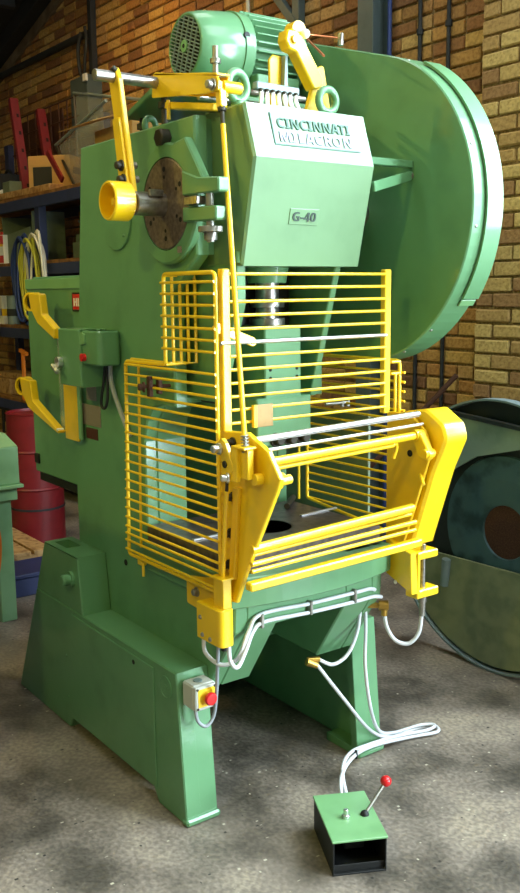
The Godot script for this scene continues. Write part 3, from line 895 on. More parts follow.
func build_cage() -> void:
	var c := thing("guard_cage", "yellow welded rod cage fixed around the front of the press", "guard", Vector3(CX, 0.7, -2.3))
	var y := M.yellow as Material
	# left side panel: tall at the front, stepped down behind
	var sf := B.new()
	sf.tube(loop_x(1.40, v2([-2.122, 0.75, -2.122, 1.648, -2.395, 1.648, -2.395, 1.385, -2.645, 1.382, -2.668, 0.745]), 0.018), 0.0062, 8, true)
	sf.tube([Vector3(1.444, 1.38, -2.64), Vector3(1.444, 0.76, -2.664)], 0.0055)
	sf.tube([Vector3(1.40, 1.382, -2.64), Vector3(1.444, 1.382, -2.64)], 0.005)
	sf.tube([Vector3(1.444, 1.382, -2.64), Vector3(1.47, 1.385, -2.395)], 0.005)
	var left := part(c, "side_panel", sf, y)
	for i in 7:
		var h := 1.623 - i * 0.0317
		part(left, "bar", B.new().tube([Vector3(1.394, h, -2.118), Vector3(1.394, h, -2.402)], 0.0042), y)
	for i in 21:
		var h: float = 1.373 - i * 0.0313 if i < 18 else [0.817, 0.794, 0.763][i - 18]
		var zb := lerpf(-2.64, -2.676, i / 20.0)
		part(left, "bar", B.new().tube([Vector3(1.394, h, -2.118), Vector3(1.394, h, zb)], 0.0042), y)
	part(left, "return_frame", B.new().tube([Vector3(1.40, 1.645, -2.395), Vector3(1.494, 1.645, -2.395), Vector3(1.504, 1.642, -2.395), Vector3(1.507, 1.63, -2.395), Vector3(1.507, 1.385, -2.395), Vector3(1.40, 1.385, -2.395)], 0.0055), y)
	for x in [1.429, 1.456, 1.482]:
		part(left, "bar", B.new().tube([Vector3(x, 1.645, -2.397), Vector3(x, 1.385, -2.397)], 0.005), y)
	for x in [1.42, 1.45]:
		part(left, "bar", B.new().tube([Vector3(x, 1.388, -2.395), Vector3(x, 1.388, -2.645)], 0.004), y)
	part(left, "foot_clip", B.new().box(Vector3(1.41, 0.735, -2.60), Vector3(0.02, 0.03, 0.03), 0.003).tube([Vector3(1.40, 0.735, -2.575), Vector3(1.40, 0.69, -2.575)], 0.005), y)
	var lk := B.new()
	lk.box(Vector3(1.386, 1.315, -2.47), Vector3(0.014, 0.062, 0.018), 0.002).box(Vector3(1.41, 1.318, -2.455), Vector3(0.014, 0.052, 0.018), 0.002).cyl(Vector3(1.37, 1.315, -2.48), Vector3(1.47, 1.315, -2.44), 0.006, 8).hex(Vector3(1.376, 1.313, -2.485), Vector3(-1, 0, -0.3), 0.012, 0.02)
	part(left, "clamp", lk, M.rust)
	# right side panel, low all along
	var rf := B.new().tube(loop_x(2.105, v2([-2.135, 0.80, -2.135, 1.372, -2.60, 1.372, -2.605, 0.845]), 0.016), 0.0062, 8, true)
	rf.tube([Vector3(2.07, 0.845, -2.61), Vector3(2.07, 1.36, -2.605), Vector3(2.10, 1.37, -2.60)], 0.005)
	rf.tube([Vector3(2.062, 1.37, -2.13), Vector3(2.105, 1.37, -2.135)], 0.005).tube([Vector3(2.062, 1.333, -2.13), Vector3(2.11, 1.333, -2.135)], 0.005).tube([Vector3(2.083, 1.333, -2.132), Vector3(2.083, 1.0, -2.132)], 0.005)
	var right := part(c, "side_panel", rf, y)
	for i in 17:
		var h := 1.335 - i * 0.0305
		part(right, "bar", B.new().tube([Vector3(2.112, h, -2.118), Vector3(2.112, h, -2.60)], 0.0042), y)
	part(right, "clamp", B.new().cyl(Vector3(2.02, 1.215, -2.40), Vector3(2.12, 1.215, -2.40), 0.006, 8).box(Vector3(2.095, 1.215, -2.40), Vector3(0.012, 0.03, 0.012)).box(Vector3(2.12, 1.215, -2.40), Vector3(0.012, 0.03, 0.012)), M.bolt)
	# fixed front panel above the gate
	var front: MeshInstance3D = null
	for x in [1.434, 2.038]:
		var post := part(c, "post", B.new().box(Vector3(x, 1.434, -2.131), Vector3(0.026, 0.446, 0.022), 0.0025), y)
		front = post if front == null else front
	for i in 12:
		var h := 1.643 - i * 0.03727
		if i == 5:
			part(front, "steel_rod", B.new().tube([Vector3(1.415, h, -2.122), Vector3(2.032, h, -2.122)], 0.0058, 10), M.chrome)
		else:
			part(front, "bar", B.new().tube([Vector3(1.445, h, -2.122), Vector3(2.03, h, -2.122)], 0.0045), y)
	part(front, "latch_lever", B.new().prism(rounded(v2([1.395, 1.50, 1.41, 1.515, 1.53, 1.468, 1.54, 1.452, 1.525, 1.443, 1.40, 1.487]), 0.01), Transform3D(Basis(Vector3.UP, -0.06), Vector3(-0.125, 0, -0.085)), -2.142, -2.132, 0.002), y)
	part(front, "sample_plate", B.new().box(Vector3(1.548, 1.249, -2.108), Vector3(0.062, 0.064, 0.004), 0.001), M.tan)
	part(front, "plate_clip", B.new().box(Vector3(1.516, 1.249, -2.11), Vector3(0.012, 0.064, 0.012), 0.001), y)
	# left cheek plate that carries the gate
	var cheek := part(c, "cheek_plate", B.new().px(v2([-2.15, 1.214, -2.017, 1.222, -1.924, 1.183, -1.906, 1.158, -1.873, 1.116, -1.886, 1.087, -1.973, 0.935, -2.037, 0.822, -2.083, 0.728, -2.155, 0.718]), 1.424, 1.44, 0.003), y)
	part(cheek, "stiffener", B.new().px(v2([-2.075, 1.065, -2.045, 1.065, -2.075, 0.80, -2.10, 0.80]), 1.412, 1.4245, 0.002), M.yellow_plate)
	for q in [[1.188, -2.083], [1.17, -2.072], [1.035, -2.085], [0.928, -2.10], [0.835, -2.11]]:
		part(cheek, "bolt", B.new().hex(Vector3(1.424, q[0], q[1]), Vector3(-1, 0, 0), 0.011, 0.02), M.dark_bolt)
	for q in [[1.106, -1.925], [1.106, -1.895]]:
		part(cheek, "pin", B.new().cyl(Vector3(1.43, q[0], q[1]), Vector3(1.475, q[0] + 0.003, q[1]), 0.013, 14), y)
	# right cheek and its deep casing
	var rc := part(c, "cheek_plate", B.new().px(v2([-2.15, 1.213, -2.05, 1.215, -1.985, 1.17, -1.955, 1.11, -2.02, 0.925, -2.075, 0.78, -2.15, 0.78]), 2.066, 2.076, 0.002), M.yellow_plate)
	part(rc, "slot_hole", B.new().cyl(Vector3(2.066, 1.09, -2.045), Vector3(2.0645, 1.09, -2.045), 0.011, 14, 0.0), M.hole)
	part(rc, "stop_pin", B.new().cyl(Vector3(2.066, 1.03, -2.0), Vector3(2.045, 1.005, -1.965), 0.006, 10), y)
	part(c, "side_casing", B.new().px(rounded(v2([-2.10, 1.215, -2.0, 1.232, -1.928, 1.19, -1.912, 1.145, -1.962, 1.04, -2.05, 0.785, -2.10, 0.785]), [0.02, 0.03, 0.035, 0.04, 0.05, 0.01, 0]), 2.085, 2.187, 0.008), y)
	# interlock valve under the left cheek
	part(c, "bracket", B.new().px(rounded(v2([-2.33, 0.665, -2.33, 0.75, -2.12, 0.79, -2.12, 0.70, -2.24, 0.66]), 0.01), 1.412, 1.424, 0.002), M.yellow_plate)
	var valve := part(c, "valve_cover", B.new().py(rounded(v2([1.362, -2.196, 1.362, -2.07, 1.412, -2.07, 1.412, -2.196]), [0.004, 0.02, 0.02, 0.004]), 0.608, 0.718, 0.003), y)
	part(valve, "valve_stem_housing", B.new().py(rounded(v2([1.38, -2.132, 1.38, -2.082, 1.41, -2.082, 1.41, -2.132]), 0.004), 0.716, 0.802, 0.003), y)
	part(valve, "cap_plate", B.new().box(Vector3(1.40, 0.804, -2.105), Vector3(0.056, 0.006, 0.06), 0.001), y)
	for q in [[0.675, -2.175], [0.625, -2.165], [0.622, -2.125]]:
		part(valve, "screw", B.new().dome(Vector3(1.362, q[0], q[1]), Vector3(-1, 0, 0), 0.007, 0.006), M.bolt)
	part(c, "bracket_bolt", B.new().hex(Vector3(1.412, 0.715, -2.27), Vector3(-1, 0, 0), 0.011, 0.016), M.bolt)
	part(c, "cable_gland", B.new().cyl(Vector3(1.40, 0.585, -2.11), Vector3(1.40, 0.61, -2.11), 0.011, 12), M.black)
	# right hand interlock plunger
	var plunger := part(c, "plunger_bracket", B.new().px(v2([-2.12, 0.80, -2.02, 0.772, -2.012, 0.64, -2.13, 0.685]), 2.05, 2.078, 0.002).box(Vector3(2.125, 0.757, -2.045), Vector3(0.10, 0.026, 0.055), 0.004).box(Vector3(2.125, 0.632, -2.04), Vector3(0.10, 0.028, 0.055), 0.004).span(Vector3(2.076, 0.62, -2.035), Vector3(2.088, 0.77, -2.012)), y)
	part(plunger, "plunger_rod", B.new().cyl(Vector3(2.122, 0.56, -2.035), Vector3(2.122, 0.79, -2.035), 0.0085, 12).cyl(Vector3(2.122, 0.595, -2.035), Vector3(2.122, 0.62, -2.035), 0.015, 6).cyl(Vector3(2.122, 0.575, -2.035), Vector3(2.122, 0.595, -2.035), 0.011, 12), M.steel)
	part(plunger, "screw", B.new().dome(Vector3(2.05, 0.665, -2.085), Vector3(-1, 0, 0), 0.007, 0.006), M.white)
	# rise-and-fall gate across the front
	var g := thing("guard_gate", "yellow tubular rise and fall gate with chrome rods across the press opening", "gate", Vector3(CX, 0.78, -2.0))
	var rail := func(called: String, a: Vector3, b2: Vector3, r: float, m: Material) -> void:
		part(g, called, B.new().cyl(a, b2, r, 14), m)
	rail.call("chrome_rod", Vector3(1.428, 1.202, -2.0), Vector3(2.055, 1.22, -2.0), 0.0095, M.chrome)
	rail.call("chrome_rod", Vector3(1.47, 1.172, -1.995), Vector3(2.07, 1.188, -1.995), 0.0048, M.chrome)
	rail.call("top_tube", Vector3(1.47, 1.137, -1.998), Vector3(2.055, 1.155, -1.998), 0.0125, y)
	rail.call("bar", Vector3(1.455, 1.115, -2.005), Vector3(1.955, 1.132, -2.005), 0.0065, y)
	rail.call("bottom_tube", Vector3(1.42, 0.903, -2.0), Vector3(2.035, 0.929, -2.0), 0.0135, y)
	rail.call("bar", Vector3(1.425, 0.878, -2.02), Vector3(2.05, 0.902, -2.02), 0.0055, y)
	rail.call("bar", Vector3(1.42, 0.861, -2.0), Vector3(2.05, 0.881, -2.0), 0.0075, y)
	rail.call("bar", Vector3(1.42, 0.84, -2.0), Vector3(2.05, 0.856, -2.0), 0.006, y)
	part(g, "bottom_rail", B.new().box(Vector3(1.738, 0.806, -2.0), Vector3(0.66, 0.024, 0.03), 0.004, Basis(Vector3.BACK, 0.022)), y)
	for q in [[2.052, 1.155, 1.0], [1.468, 1.137, 0.985]]:
		var x: float = q[0]
		var a: float = q[1]
		part(g, "crank_arm", B.new().px(rounded(v2([-2.012, a + 0.018, -1.982, a + 0.012, -1.935, a - 0.055, -1.95, a - 0.075, -1.985, a - 0.065, -2.015, a - 0.01]), 0.012), x - 0.012, x + 0.012, 0.003).cyl(Vector3(x - 0.02, a - 0.052, -1.955), Vector3(x + 0.02, a - 0.052, -1.955), 0.015, 14).cyl(Vector3(x - 0.018, a, -1.998), Vector3(x + 0.018, a, -1.998), 0.018, 14), y)
	part(g, "bar_end_loop", B.new().tube(curve([Vector3(1.95, 1.132, -2.005), Vector3(1.965, 1.136, -2.005), Vector3(1.972, 1.12, -2.01), Vector3(1.97, 1.09, -2.02)], 4), 0.0065), y)

# ---------------------------------------------------------------- guard linkage, top and side
func build_linkage() -> void:
	var k := thing("guard_linkage", "yellow rocker arm, cam cup and long push rod working the guard", "linkage", Vector3(1.40, 1.2, -2.35))
	var y := M.yellow as Material
	var left := Vector3(-1, 0, 0)
	var o := Vector3(1.312, 1.852, -2.43)
	part(k, "cam_cup", B.new().lathe(o, left, [Vector2(0, 0), Vector2(0.051, 0), Vector2(0.055, 0.004), Vector2(0.055, 0.062), Vector2(0.052, 0.066), Vector2(0.047, 0.066), Vector2(0.047, 0.022), Vector2(0, 0.022)], 36), y)
	part(k, "cam_bolt", B.new().cyl(o + Vector3(-0.02, -0.002, -0.008), o + Vector3(-0.045, -0.002, -0.008), 0.011, 12), M.yellow_plate)
	# the arm that rides on the cup
	var arm := part(k, "follower_arm", B.new().px(rounded(v2([-2.505, 2.235, -2.535, 2.225, -2.54, 2.195, -2.472, 1.86, -2.452, 1.815, -2.425, 1.815, -2.41, 1.84, -2.418, 1.88, -2.482, 2.20]), 0.012), 1.322, 1.338, 0.003).px(rounded(v2([-2.512, 2.09, -2.472, 2.09, -2.425, 1.86, -2.43, 1.815, -2.46, 1.815, -2.475, 1.86]), 0.01), 1.313, 1.323, 0.002), y)
	for q in [[1.955, -2.462], [1.915, -2.452]]:
		part(arm, "bolt", B.new().hex(Vector3(1.313, q[0], q[1]), left, 0.012, 0.02), M.dark_bolt)
		part(arm, "nut", B.new().hex(Vector3(1.338, q[0] + 0.002, q[1] + 0.004), -left, 0.011, 0.02), M.bolt)
	part(arm, "bolt", B.new().hex(Vector3(1.326, 2.222, -2.505), Vector3(-0.7, 0.7, 0), 0.008, 0.014), M.dark_bolt)
	part(k, "rocker_shaft", B.new().cyl(Vector3(1.262, 2.206, -2.513), Vector3(1.52, 2.206, -2.513), 0.0165, 20, 0.002), M.steel)
	# channel arm swinging towards the front
	var a0 := Vector3(1.485, 2.203, -2.535)
	var a1 := Vector3(1.485, 2.142, -2.185)
	var dir := (a1 - a0).normalized()
	var tilt := Basis(Vector3.RIGHT, atan2(a0.y - a1.y, a1.z - a0.z))
	var len := (a1 - a0).length()
	var ch := B.new()
	ch.prism(rounded(v2([-len / 2, -0.036, -len / 2, 0.03, -len / 2 + 0.01, 0.036, len / 2 - 0.01, 0.024, len / 2, 0.012, len / 2, -0.012, len / 2 - 0.07, -0.022]), 0.006), Transform3D(tilt, (a0 + a1) / 2) * Transform3D(Vector3(0, 0, 1), Vector3(0, 1, 0), Vector3(1, 0, 0), Vector3.ZERO), -0.022, -0.014, 0.0015)
	ch.box((a0 + a1) / 2 + tilt * Vector3(0.0, 0.03, 0), Vector3(0.044, 0.006, len - 0.02), 0.001, tilt)
	ch.box((a0 + a1) / 2 + tilt * Vector3(0.018, 0.0, 0), Vector3(0.006, 0.05, len - 0.02), 0.001, tilt)
	part(k, "channel_arm", ch, y)
	part(k, "arm_bolt", B.new().hex(a1 + Vector3(-0.022, 0.006, -0.022), left, 0.012, 0.022), M.bolt)
	part(k, "pivot_boss", B.new().cyl(a1 + Vector3(0, 0.002, -0.012), a1 + Vector3(0.06, 0.002, -0.012), 0.016, 14), y)
	part(k, "support_plate", B.new().box(Vector3(1.50, 2.118, -2.36), Vector3(0.05, 0.02, 0.26), 0.003, tilt).cyl(Vector3(1.472, 2.095, -2.46), Vector3(1.472, 2.15, -2.46), 0.006, 8), y)
	# push rod down to the gate
	var r0 := Vector3(1.482, 2.135, -2.20)
	var r1 := Vector3(1.395, 1.19, -1.985)
	var d := (r1 - r0).normalized()
	part(k, "rod_fork", B.new().box(r0 + d * 0.015, Vector3(0.022, 0.072, 0.024), 0.003, Basis(Vector3.BACK, -0.09) * Basis(Vector3.RIGHT, -0.22)), y)
	part(k, "rod_thread", B.new().cyl(r0 + d * 0.045, r0 + d * 0.10, 0.0065, 10).cyl(r0 + d * 0.048, r0 + d * 0.06, 0.012, 6), M.dark_bolt)
	part(k, "push_rod", B.new().cyl(r0 + d * 0.095, r1 - d * 0.03, 0.0075, 12), y)
	var sp := []
	for i in 65:
		var t := i / 64.0
		var ang := t * TAU * 6
		sp.append(r1 + d * (-0.034 + t * 0.05) + Vector3(cos(ang) * 0.009, 0, sin(ang) * 0.009))
	part(k, "spring", B.new().tube(sp, 0.0022, 6).cyl(r1 - d * 0.035, r1 + d * 0.03, 0.005, 8), M.bolt)
	# fork block and bell crank beside the cheek plate
	var blk := part(k, "fork_block", B.new().span(Vector3(1.374, 1.095, -2.025), Vector3(1.388, 1.187, -1.998)).span(Vector3(1.386, 1.105, -2.012), Vector3(1.406, 1.185, -1.962)).box(Vector3(1.393, 1.19, -1.99), Vector3(0.04, 0.006, 0.06), 0.001), y)
	part(blk, "bolt", B.new().hex(Vector3(1.374, 1.103, -2.035), Vector3(-1, 0, -0.4), 0.011, 0.022), M.chrome)
	part(blk, "roller", B.new().cyl(Vector3(1.40, 1.106, -1.955), Vector3(1.424, 1.106, -1.955), 0.016, 16), y)
	var bc := part(k, "bell_crank", B.new().px(rounded(v2([-2.085, 1.195, -2.065, 1.208, -2.048, 1.195, -2.015, 1.145, -2.012, 1.125, -2.04, 1.10, -2.068, 1.105, -2.066, 1.14]), 0.008), 1.372, 1.386, 0.002), y)
	part(bc, "bolt", B.new().hex(Vector3(1.372, 1.178, -2.072), left, 0.012, 0.025), M.chrome)
	part(bc, "pin", B.new().cyl(Vector3(1.368, 1.138, -2.048), Vector3(1.374, 1.138, -2.048), 0.010, 12), M.dark_bolt)
	part(k, "drop_rod", B.new().cyl(Vector3(1.385, 1.06, -2.062), Vector3(1.395, 0.80, -2.104), 0.0065, 10), y)
	part(k, "drop_rod_thread", B.new().cyl(Vector3(1.384, 1.10, -2.056), Vector3(1.385, 1.06, -2.062), 0.005, 8), M.dark_bolt)
	# levers on top of the crown
	var top := part(k, "top_lever", B.new().pz(rounded(v2([1.762, 2.318, 1.768, 2.348, 1.80, 2.35, 1.825, 2.335, 1.905, 2.225, 1.90, 2.20, 1.87, 2.19, 1.80, 2.29, 1.775, 2.295]), 0.01), -2.315, -2.27, 0.004), y)
	part(top, "pivot_pin", B.new().cyl(Vector3(1.792, 2.322, -2.268), Vector3(1.792, 2.322, -2.262), 0.012, 14), M.yellow_plate)
	part(k, "top_bracket", B.new().pz(v2([1.742, 2.10, 1.738, 2.27, 1.752, 2.285, 1.784, 2.283, 1.79, 2.10]), -2.33, -2.32, 0.002), y)
	part(k, "top_bracket", B.new().pz(rounded(v2([1.835, 2.09, 1.895, 2.262, 1.918, 2.268, 1.955, 2.09]), [0, 0.02, 0.02, 0]), -2.30, -2.285, 0.002), y)
	part(k, "top_bracket", B.new().pz(v2([1.79, 2.10, 1.80, 2.28, 1.825, 2.27, 1.86, 2.10]), -2.37, -2.355, 0.002), M.yellow_plate)
	part(k, "guide_strip", B.new().pz(v2([1.772, 2.10, 1.782, 2.282, 1.792, 2.282, 1.79, 2.10]), -2.318, -2.30, 0.001), M.galv)
	part(k, "top_roller", B.new().cyl(Vector3(1.835, 2.362, -2.34), Vector3(1.835, 2.362, -2.30), 0.026, 18), y)
	part(k, "roller_bolt", B.new().ball(Vector3(1.846, 2.348, -2.285), 0.014, 12), M.white)

# ---------------------------------------------------------------- electrics, lubricator, foot valve
func build_controls() -> void:
	var left := Vector3(-1, 0, 0)
	# lubricator manifold
	var lu := thing("lubricator", "grey oil manifold with a row of pale feed pipes behind the nameplate cover", "lubricator", Vector3(1.71, 2.1, -2.26))
	part(lu, "manifold", B.new().box(Vector3(1.713, 2.172, -2.255), Vector3(0.155, 0.022, 0.024), 0.003, Basis(Vector3.BACK, -0.02)), M.galv)
	for i in 7:
		var x := 1.65 + i * 0.021
		part(lu, "feed_pipe", B.new().tube(curve([Vector3(x, 2.158, -2.243), Vector3(x - 0.004, 2.14, -2.238), Vector3(x - 0.012 + 0.004 * i, 2.098, -2.232)], 4), 0.006, 8), M.white)
		part(lu, "union_nut", B.new().cyl(Vector3(x, 2.152, -2.243), Vector3(x, 2.165, -2.245), 0.008, 6), M.dark_bolt)
	# switch boxes on the side frame
	var jb := thing("control_box", "dark green switch box with small red button on side of press", "control box", Vector3(1.40, 1.28, -2.88))
	part(jb, "rear_box", B.new().px(v2([-3.045, 1.282, -2.875, 1.282, -2.875, 1.476, -3.045, 1.476]), 1.352, 1.444, 0.004), M.green)
	part(jb, "front_box", B.new().py(rounded(v2([1.36, -2.874, 1.36, -2.752, 1.444, -2.752, 1.444, -2.874]), [0.004, 0.022, 0.022, 0.004]), 1.36, 1.474, 0.006), M.green)
	part(jb, "lug", B.new().px(rounded(v2([-2.885, 1.425, -2.84, 1.43, -2.845, 1.462, -2.872, 1.468]), 0.006), 1.353, 1.3605, 0.001), M.green_pale)
	part(jb, "push_button", B.new().cyl(Vector3(1.36, 1.385, -2.855), Vector3(1.345, 1.385, -2.855), 0.013, 16), M.red)
	part(jb, "top_screws", B.new().cyl(Vector3(1.38, 1.474, -2.79), Vector3(1.38, 1.479, -2.79), 0.006, 8).cyl(Vector3(1.42, 1.474, -2.83), Vector3(1.42, 1.479, -2.83), 0.006, 8), M.green_pale)
	part(jb, "rotary_switch", B.new().cyl(Vector3(1.352, 1.36, -3.03), Vector3(1.335, 1.36, -3.03), 0.02, 18).box(Vector3(1.328, 1.338, -3.03), Vector3(0.014, 0.014, 0.052), 0.003, Basis(Vector3.RIGHT, 0.5)), M.chrome)
	part(jb, "cable", B.new().tube(curve([Vector3(1.42, 1.36, -2.83), Vector3(1.42, 1.30, -2.845), Vector3(1.42, 1.225, -2.87), Vector3(1.42, 1.21, -2.845), Vector3(1.42, 1.25, -2.82), Vector3(1.42, 1.36, -2.815)]), 0.005), M.rubber)
	part(jb, "conduit", B.new().tube(curve([Vector3(1.425, 1.362, -2.80), Vector3(1.425, 1.30, -2.798), Vector3(1.43, 1.22, -2.76), Vector3(1.436, 1.13, -2.70)]), 0.008), M.grey_hose)
	# electrical cabinet behind the press
	var cb := thing("electrical_cabinet", "green sheet steel cabinet with sloping top behind the press frame", "cabinet", Vector3(1.7, 0.82, -3.4))
	part(cb, "body", B.new().px(v2([-3.665, 0.862, -3.665, 1.615, -3.60, 1.66, -3.145, 1.66, -3.145, 0.862]), 1.50, 1.90, 0.005), M.green)
	part(cb, "top_edge", B.new().span(Vector3(1.494, 1.612, -3.665), Vector3(1.502, 1.652, -3.145)), M.green_pale)
	part(cb, "skirt", B.new().span(Vector3(1.515, 0.822, -3.66), Vector3(1.88, 0.862, -3.15)), M.black)
	part(cb, "mounting_bracket", B.new().span(Vector3(1.52, 1.1, -3.15), Vector3(1.58, 1.4, -3.05)), M.black)
	var bd := part(cb, "badge", B.new().span(Vector3(1.4955, 1.535, -3.225), Vector3(1.5, 1.592, -3.155)), M.red)
	letters(cb, "badge_letter", "HL", Transform3D(Basis(Vector3.UP, -PI / 2), Vector3(1.4945, 1.563, -3.185)), 0.055, 0.03, M.white, 700, 0.002)
	part(bd, "badge_rim", B.new().span(Vector3(1.497, 1.529, -3.232), Vector3(1.4995, 1.598, -3.15), 0.0), M.black)
	part(cb, "louvre", B.new().span(Vector3(1.492, 0.90, -3.655), Vector3(1.502, 0.94, -3.615)), M.black)
	# yellow folding arms with the operator's plate
	var fa := thing("swing_bracket", "yellow cranked arms and plate of a swing bracket beside the cabinet", "bracket", Vector3(1.42, 1.06, -3.3))
	for q in [[1.565, -3.40, 0.0], [1.235, -3.53, 1.0]]:
		var yy: float = q[0]
		var z: float = q[1]
		var e: float = q[2]
		var am := part(fa, "cranked_arm", B.new().px(rounded(v2([z, yy + 0.035, z + 0.105, yy + 0.03, z + 0.12, yy - 0.045, z + 0.225 + e * 0.13, yy - 0.095 - e * 0.045, z + 0.222 + e * 0.12, yy - 0.135 - e * 0.015, z + 0.075, yy - 0.08, z + 0.02, yy - 0.03]), 0.01), 1.395, 1.425, 0.004), M.yellow)
		part(am, "arm_tube", B.new().lathe(Vector3(1.41, yy, z), Vector3(-0.93, 0, 0.3), [Vector2(0.036, -0.03), Vector2(0.036, 0.012), Vector2(0.028, 0.012), Vector2(0.028, -0.02), Vector2(0, -0.02)], 22), M.yellow)
		part(am, "tube_bore", B.new().lathe(Vector3(1.41, yy, z), Vector3(-0.93, 0, 0.3), [Vector2(0.0285, 0.0), Vector2(0, 0.001)], 20), M.black)
	part(fa, "plate", B.new().span(Vector3(1.425, 1.065, -3.185), Vector3(1.433, 1.455, -3.075)), M.yellow_plate)
	part(fa, "clear_strip", B.new().span(Vector3(1.427, 1.09, -3.225), Vector3(1.431, 1.44, -3.187), 0.0), M.acrylic)
	part(fa, "plate_pin", B.new().cyl(Vector3(1.42, 1.098, -3.19), Vector3(1.395, 1.098, -3.19), 0.007, 10), M.white)
	part(fa, "edge_strip", B.new().span(Vector3(1.425, 1.075, -3.072), Vector3(1.435, 1.28, -3.05)), M.green_pale)
	# emergency stop on the left foot
	var es := thing("emergency_stop", "grey push button box with red mushroom button on the press foot", "switch", Vector3(1.40, 0.36, -2.25))
	part(es, "enclosure", B.new().box(Vector3(1.408, 0.402, -2.235), Vector3(0.078, 0.078, 0.062), 0.005), M.grey_box)
	part(es, "lid", B.new().box(Vector3(1.408, 0.402, -2.2), Vector3(0.074, 0.074, 0.012), 0.003), M.grey_box)
	part(es, "yellow_label", B.new().box(Vector3(1.409, 0.403, -2.1935), Vector3(0.058, 0.056, 0.002), 0.0), M.estop_yellow)
	part(es, "mushroom_button", B.new().lathe(Vector3(1.412, 0.403, -2.193), Vector3(0, 0, 1), [Vector2(0.01, 0), Vector2(0.01, 0.012), Vector2(0.019, 0.013), Vector2(0.02, 0.019), Vector2(0.017, 0.025), Vector2(0, 0.027)], 24), M.red)
	for q in [[-0.03, 0.03], [0.03, 0.03], [-0.03, -0.03], [0.03, -0.03]]:
		part(es, "screw", B.new().cyl(Vector3(1.408 + q[0], 0.402 + q[1], -2.194), Vector3(1.408 + q[0], 0.402 + q[1], -2.192), 0.004, 8, 0.0), M.dark_bolt)
	part(es, "top_gland", B.new().cyl(Vector3(1.405, 0.44, -2.235), Vector3(1.405, 0.444, -2.235), 0.014, 14), M.galv)
	part(es, "conduit", B.new().tube(curve([Vector3(1.388, 0.363, -2.225), Vector3(1.39, 0.325, -2.215), Vector3(1.412, 0.306, -2.205), Vector3(1.437, 0.335, -2.2), Vector3(1.432, 0.42, -2.175), Vector3(1.415, 0.52, -2.14), Vector3(1.40, 0.60, -2.11)]), 0.0055, 10), M.grey_hose)
	es.position += Vector3(-0.02, 0.013, 0)
	# hand lever air valve on the floor
	var o := Vector3(1.526, 0, -1.781)
	var ux := Vector3(0.894, 0, 0.449)
	var uz := Vector3(0.449, 0, -0.894)
	var wd := 0.153
	var dp := 0.237
	var ht := 0.106
	var mid := o + ux * wd / 2 + uz * dp / 2
	var bs := Basis(ux, Vector3.UP, -uz)
	var fv := thing("air_valve_box", "green topped black box with red ball lever on the floor", "foot valve", mid)
	part(fv, "top", B.new().box(mid + Vector3(0, ht - 0.003, 0), Vector3(wd + 0.006, 0.007, dp + 0.006), 0.0015, bs), M.green_pale)
	var bb := B.new()
	bb.box(mid + bs * Vector3(-wd / 2 + 0.002, ht / 2, 0), Vector3(0.004, ht - 0.01, dp), 0.001, bs)
	bb.box(mid + bs * Vector3(wd / 2 - 0.002, ht / 2, 0), Vector3(0.004, ht - 0.01, dp), 0.001, bs)
	bb.box(mid + bs * Vector3(0, ht / 2, -dp / 2 + 0.002), Vector3(wd - 0.008, ht - 0.01, 0.004), 0.001, bs)
	bb.box(mid + bs * Vector3(0, 0.003, 0), Vector3(wd, 0.006, dp), 0.001, bs)
	bb.box(mid + bs * Vector3(0, 0.016, dp / 2 - 0.012), Vector3(wd - 0.008, 0.02, 0.004), 0.001, bs)
	part(fv, "body", bb, M.black)
	part(fv, "valve", B.new().box(mid + bs * Vector3(0.01, 0.055, -0.02), Vector3(0.06, 0.08, 0.09), 0.004, bs), M.rubber)
	var nb := mid + bs * Vector3(-0.012, ht, 0.01)
	part(fv, "nut", B.new().cyl(nb, nb + Vector3(0, 0.01, 0), 0.012, 6).cyl(nb + Vector3(0, 0.01, 0), nb + Vector3(0, 0.026, 0), 0.007, 12), M.chrome)
	var l0 := mid + bs * Vector3(0.045, ht, 0.005)
	var l1 := Vector3(1.776, 0.176, -1.836)
	part(fv, "lever_boot", B.new().dome(l0, Vector3.UP, 0.013, 0.014), M.black)
	part(fv, "lever", B.new().cyl(l0, l1, 0.0045, 10), M.bolt)
	part(fv, "lever_knob", B.new().ball(l1, 0.0165, 20), M.red)
	# bar and parallel strips left on the bolster
	solo("drift_bar", B.new().cyl(Vector3(1.93, 0.857, -2.50), Vector3(2.035, 0.857, -2.60), 0.011, 12), M.dark_bolt, "dark steel bar lying on the press table", "bar")
	solo("steel_strip", B.new().box(Vector3(1.99, 0.848, -2.40), Vector3(0.17, 0.006, 0.012), 0.001, Basis(Vector3.UP, 0.08)), M.chrome, "bright steel strip on the press table behind the yellow gate", "strip")
	solo("steel_strip", B.new().box(Vector3(1.53, 0.848, -2.36), Vector3(0.15, 0.006, 0.012), 0.001, Basis(Vector3.UP, 0.05)), M.chrome, "bright steel strip on the press table beside the rod cage", "strip")

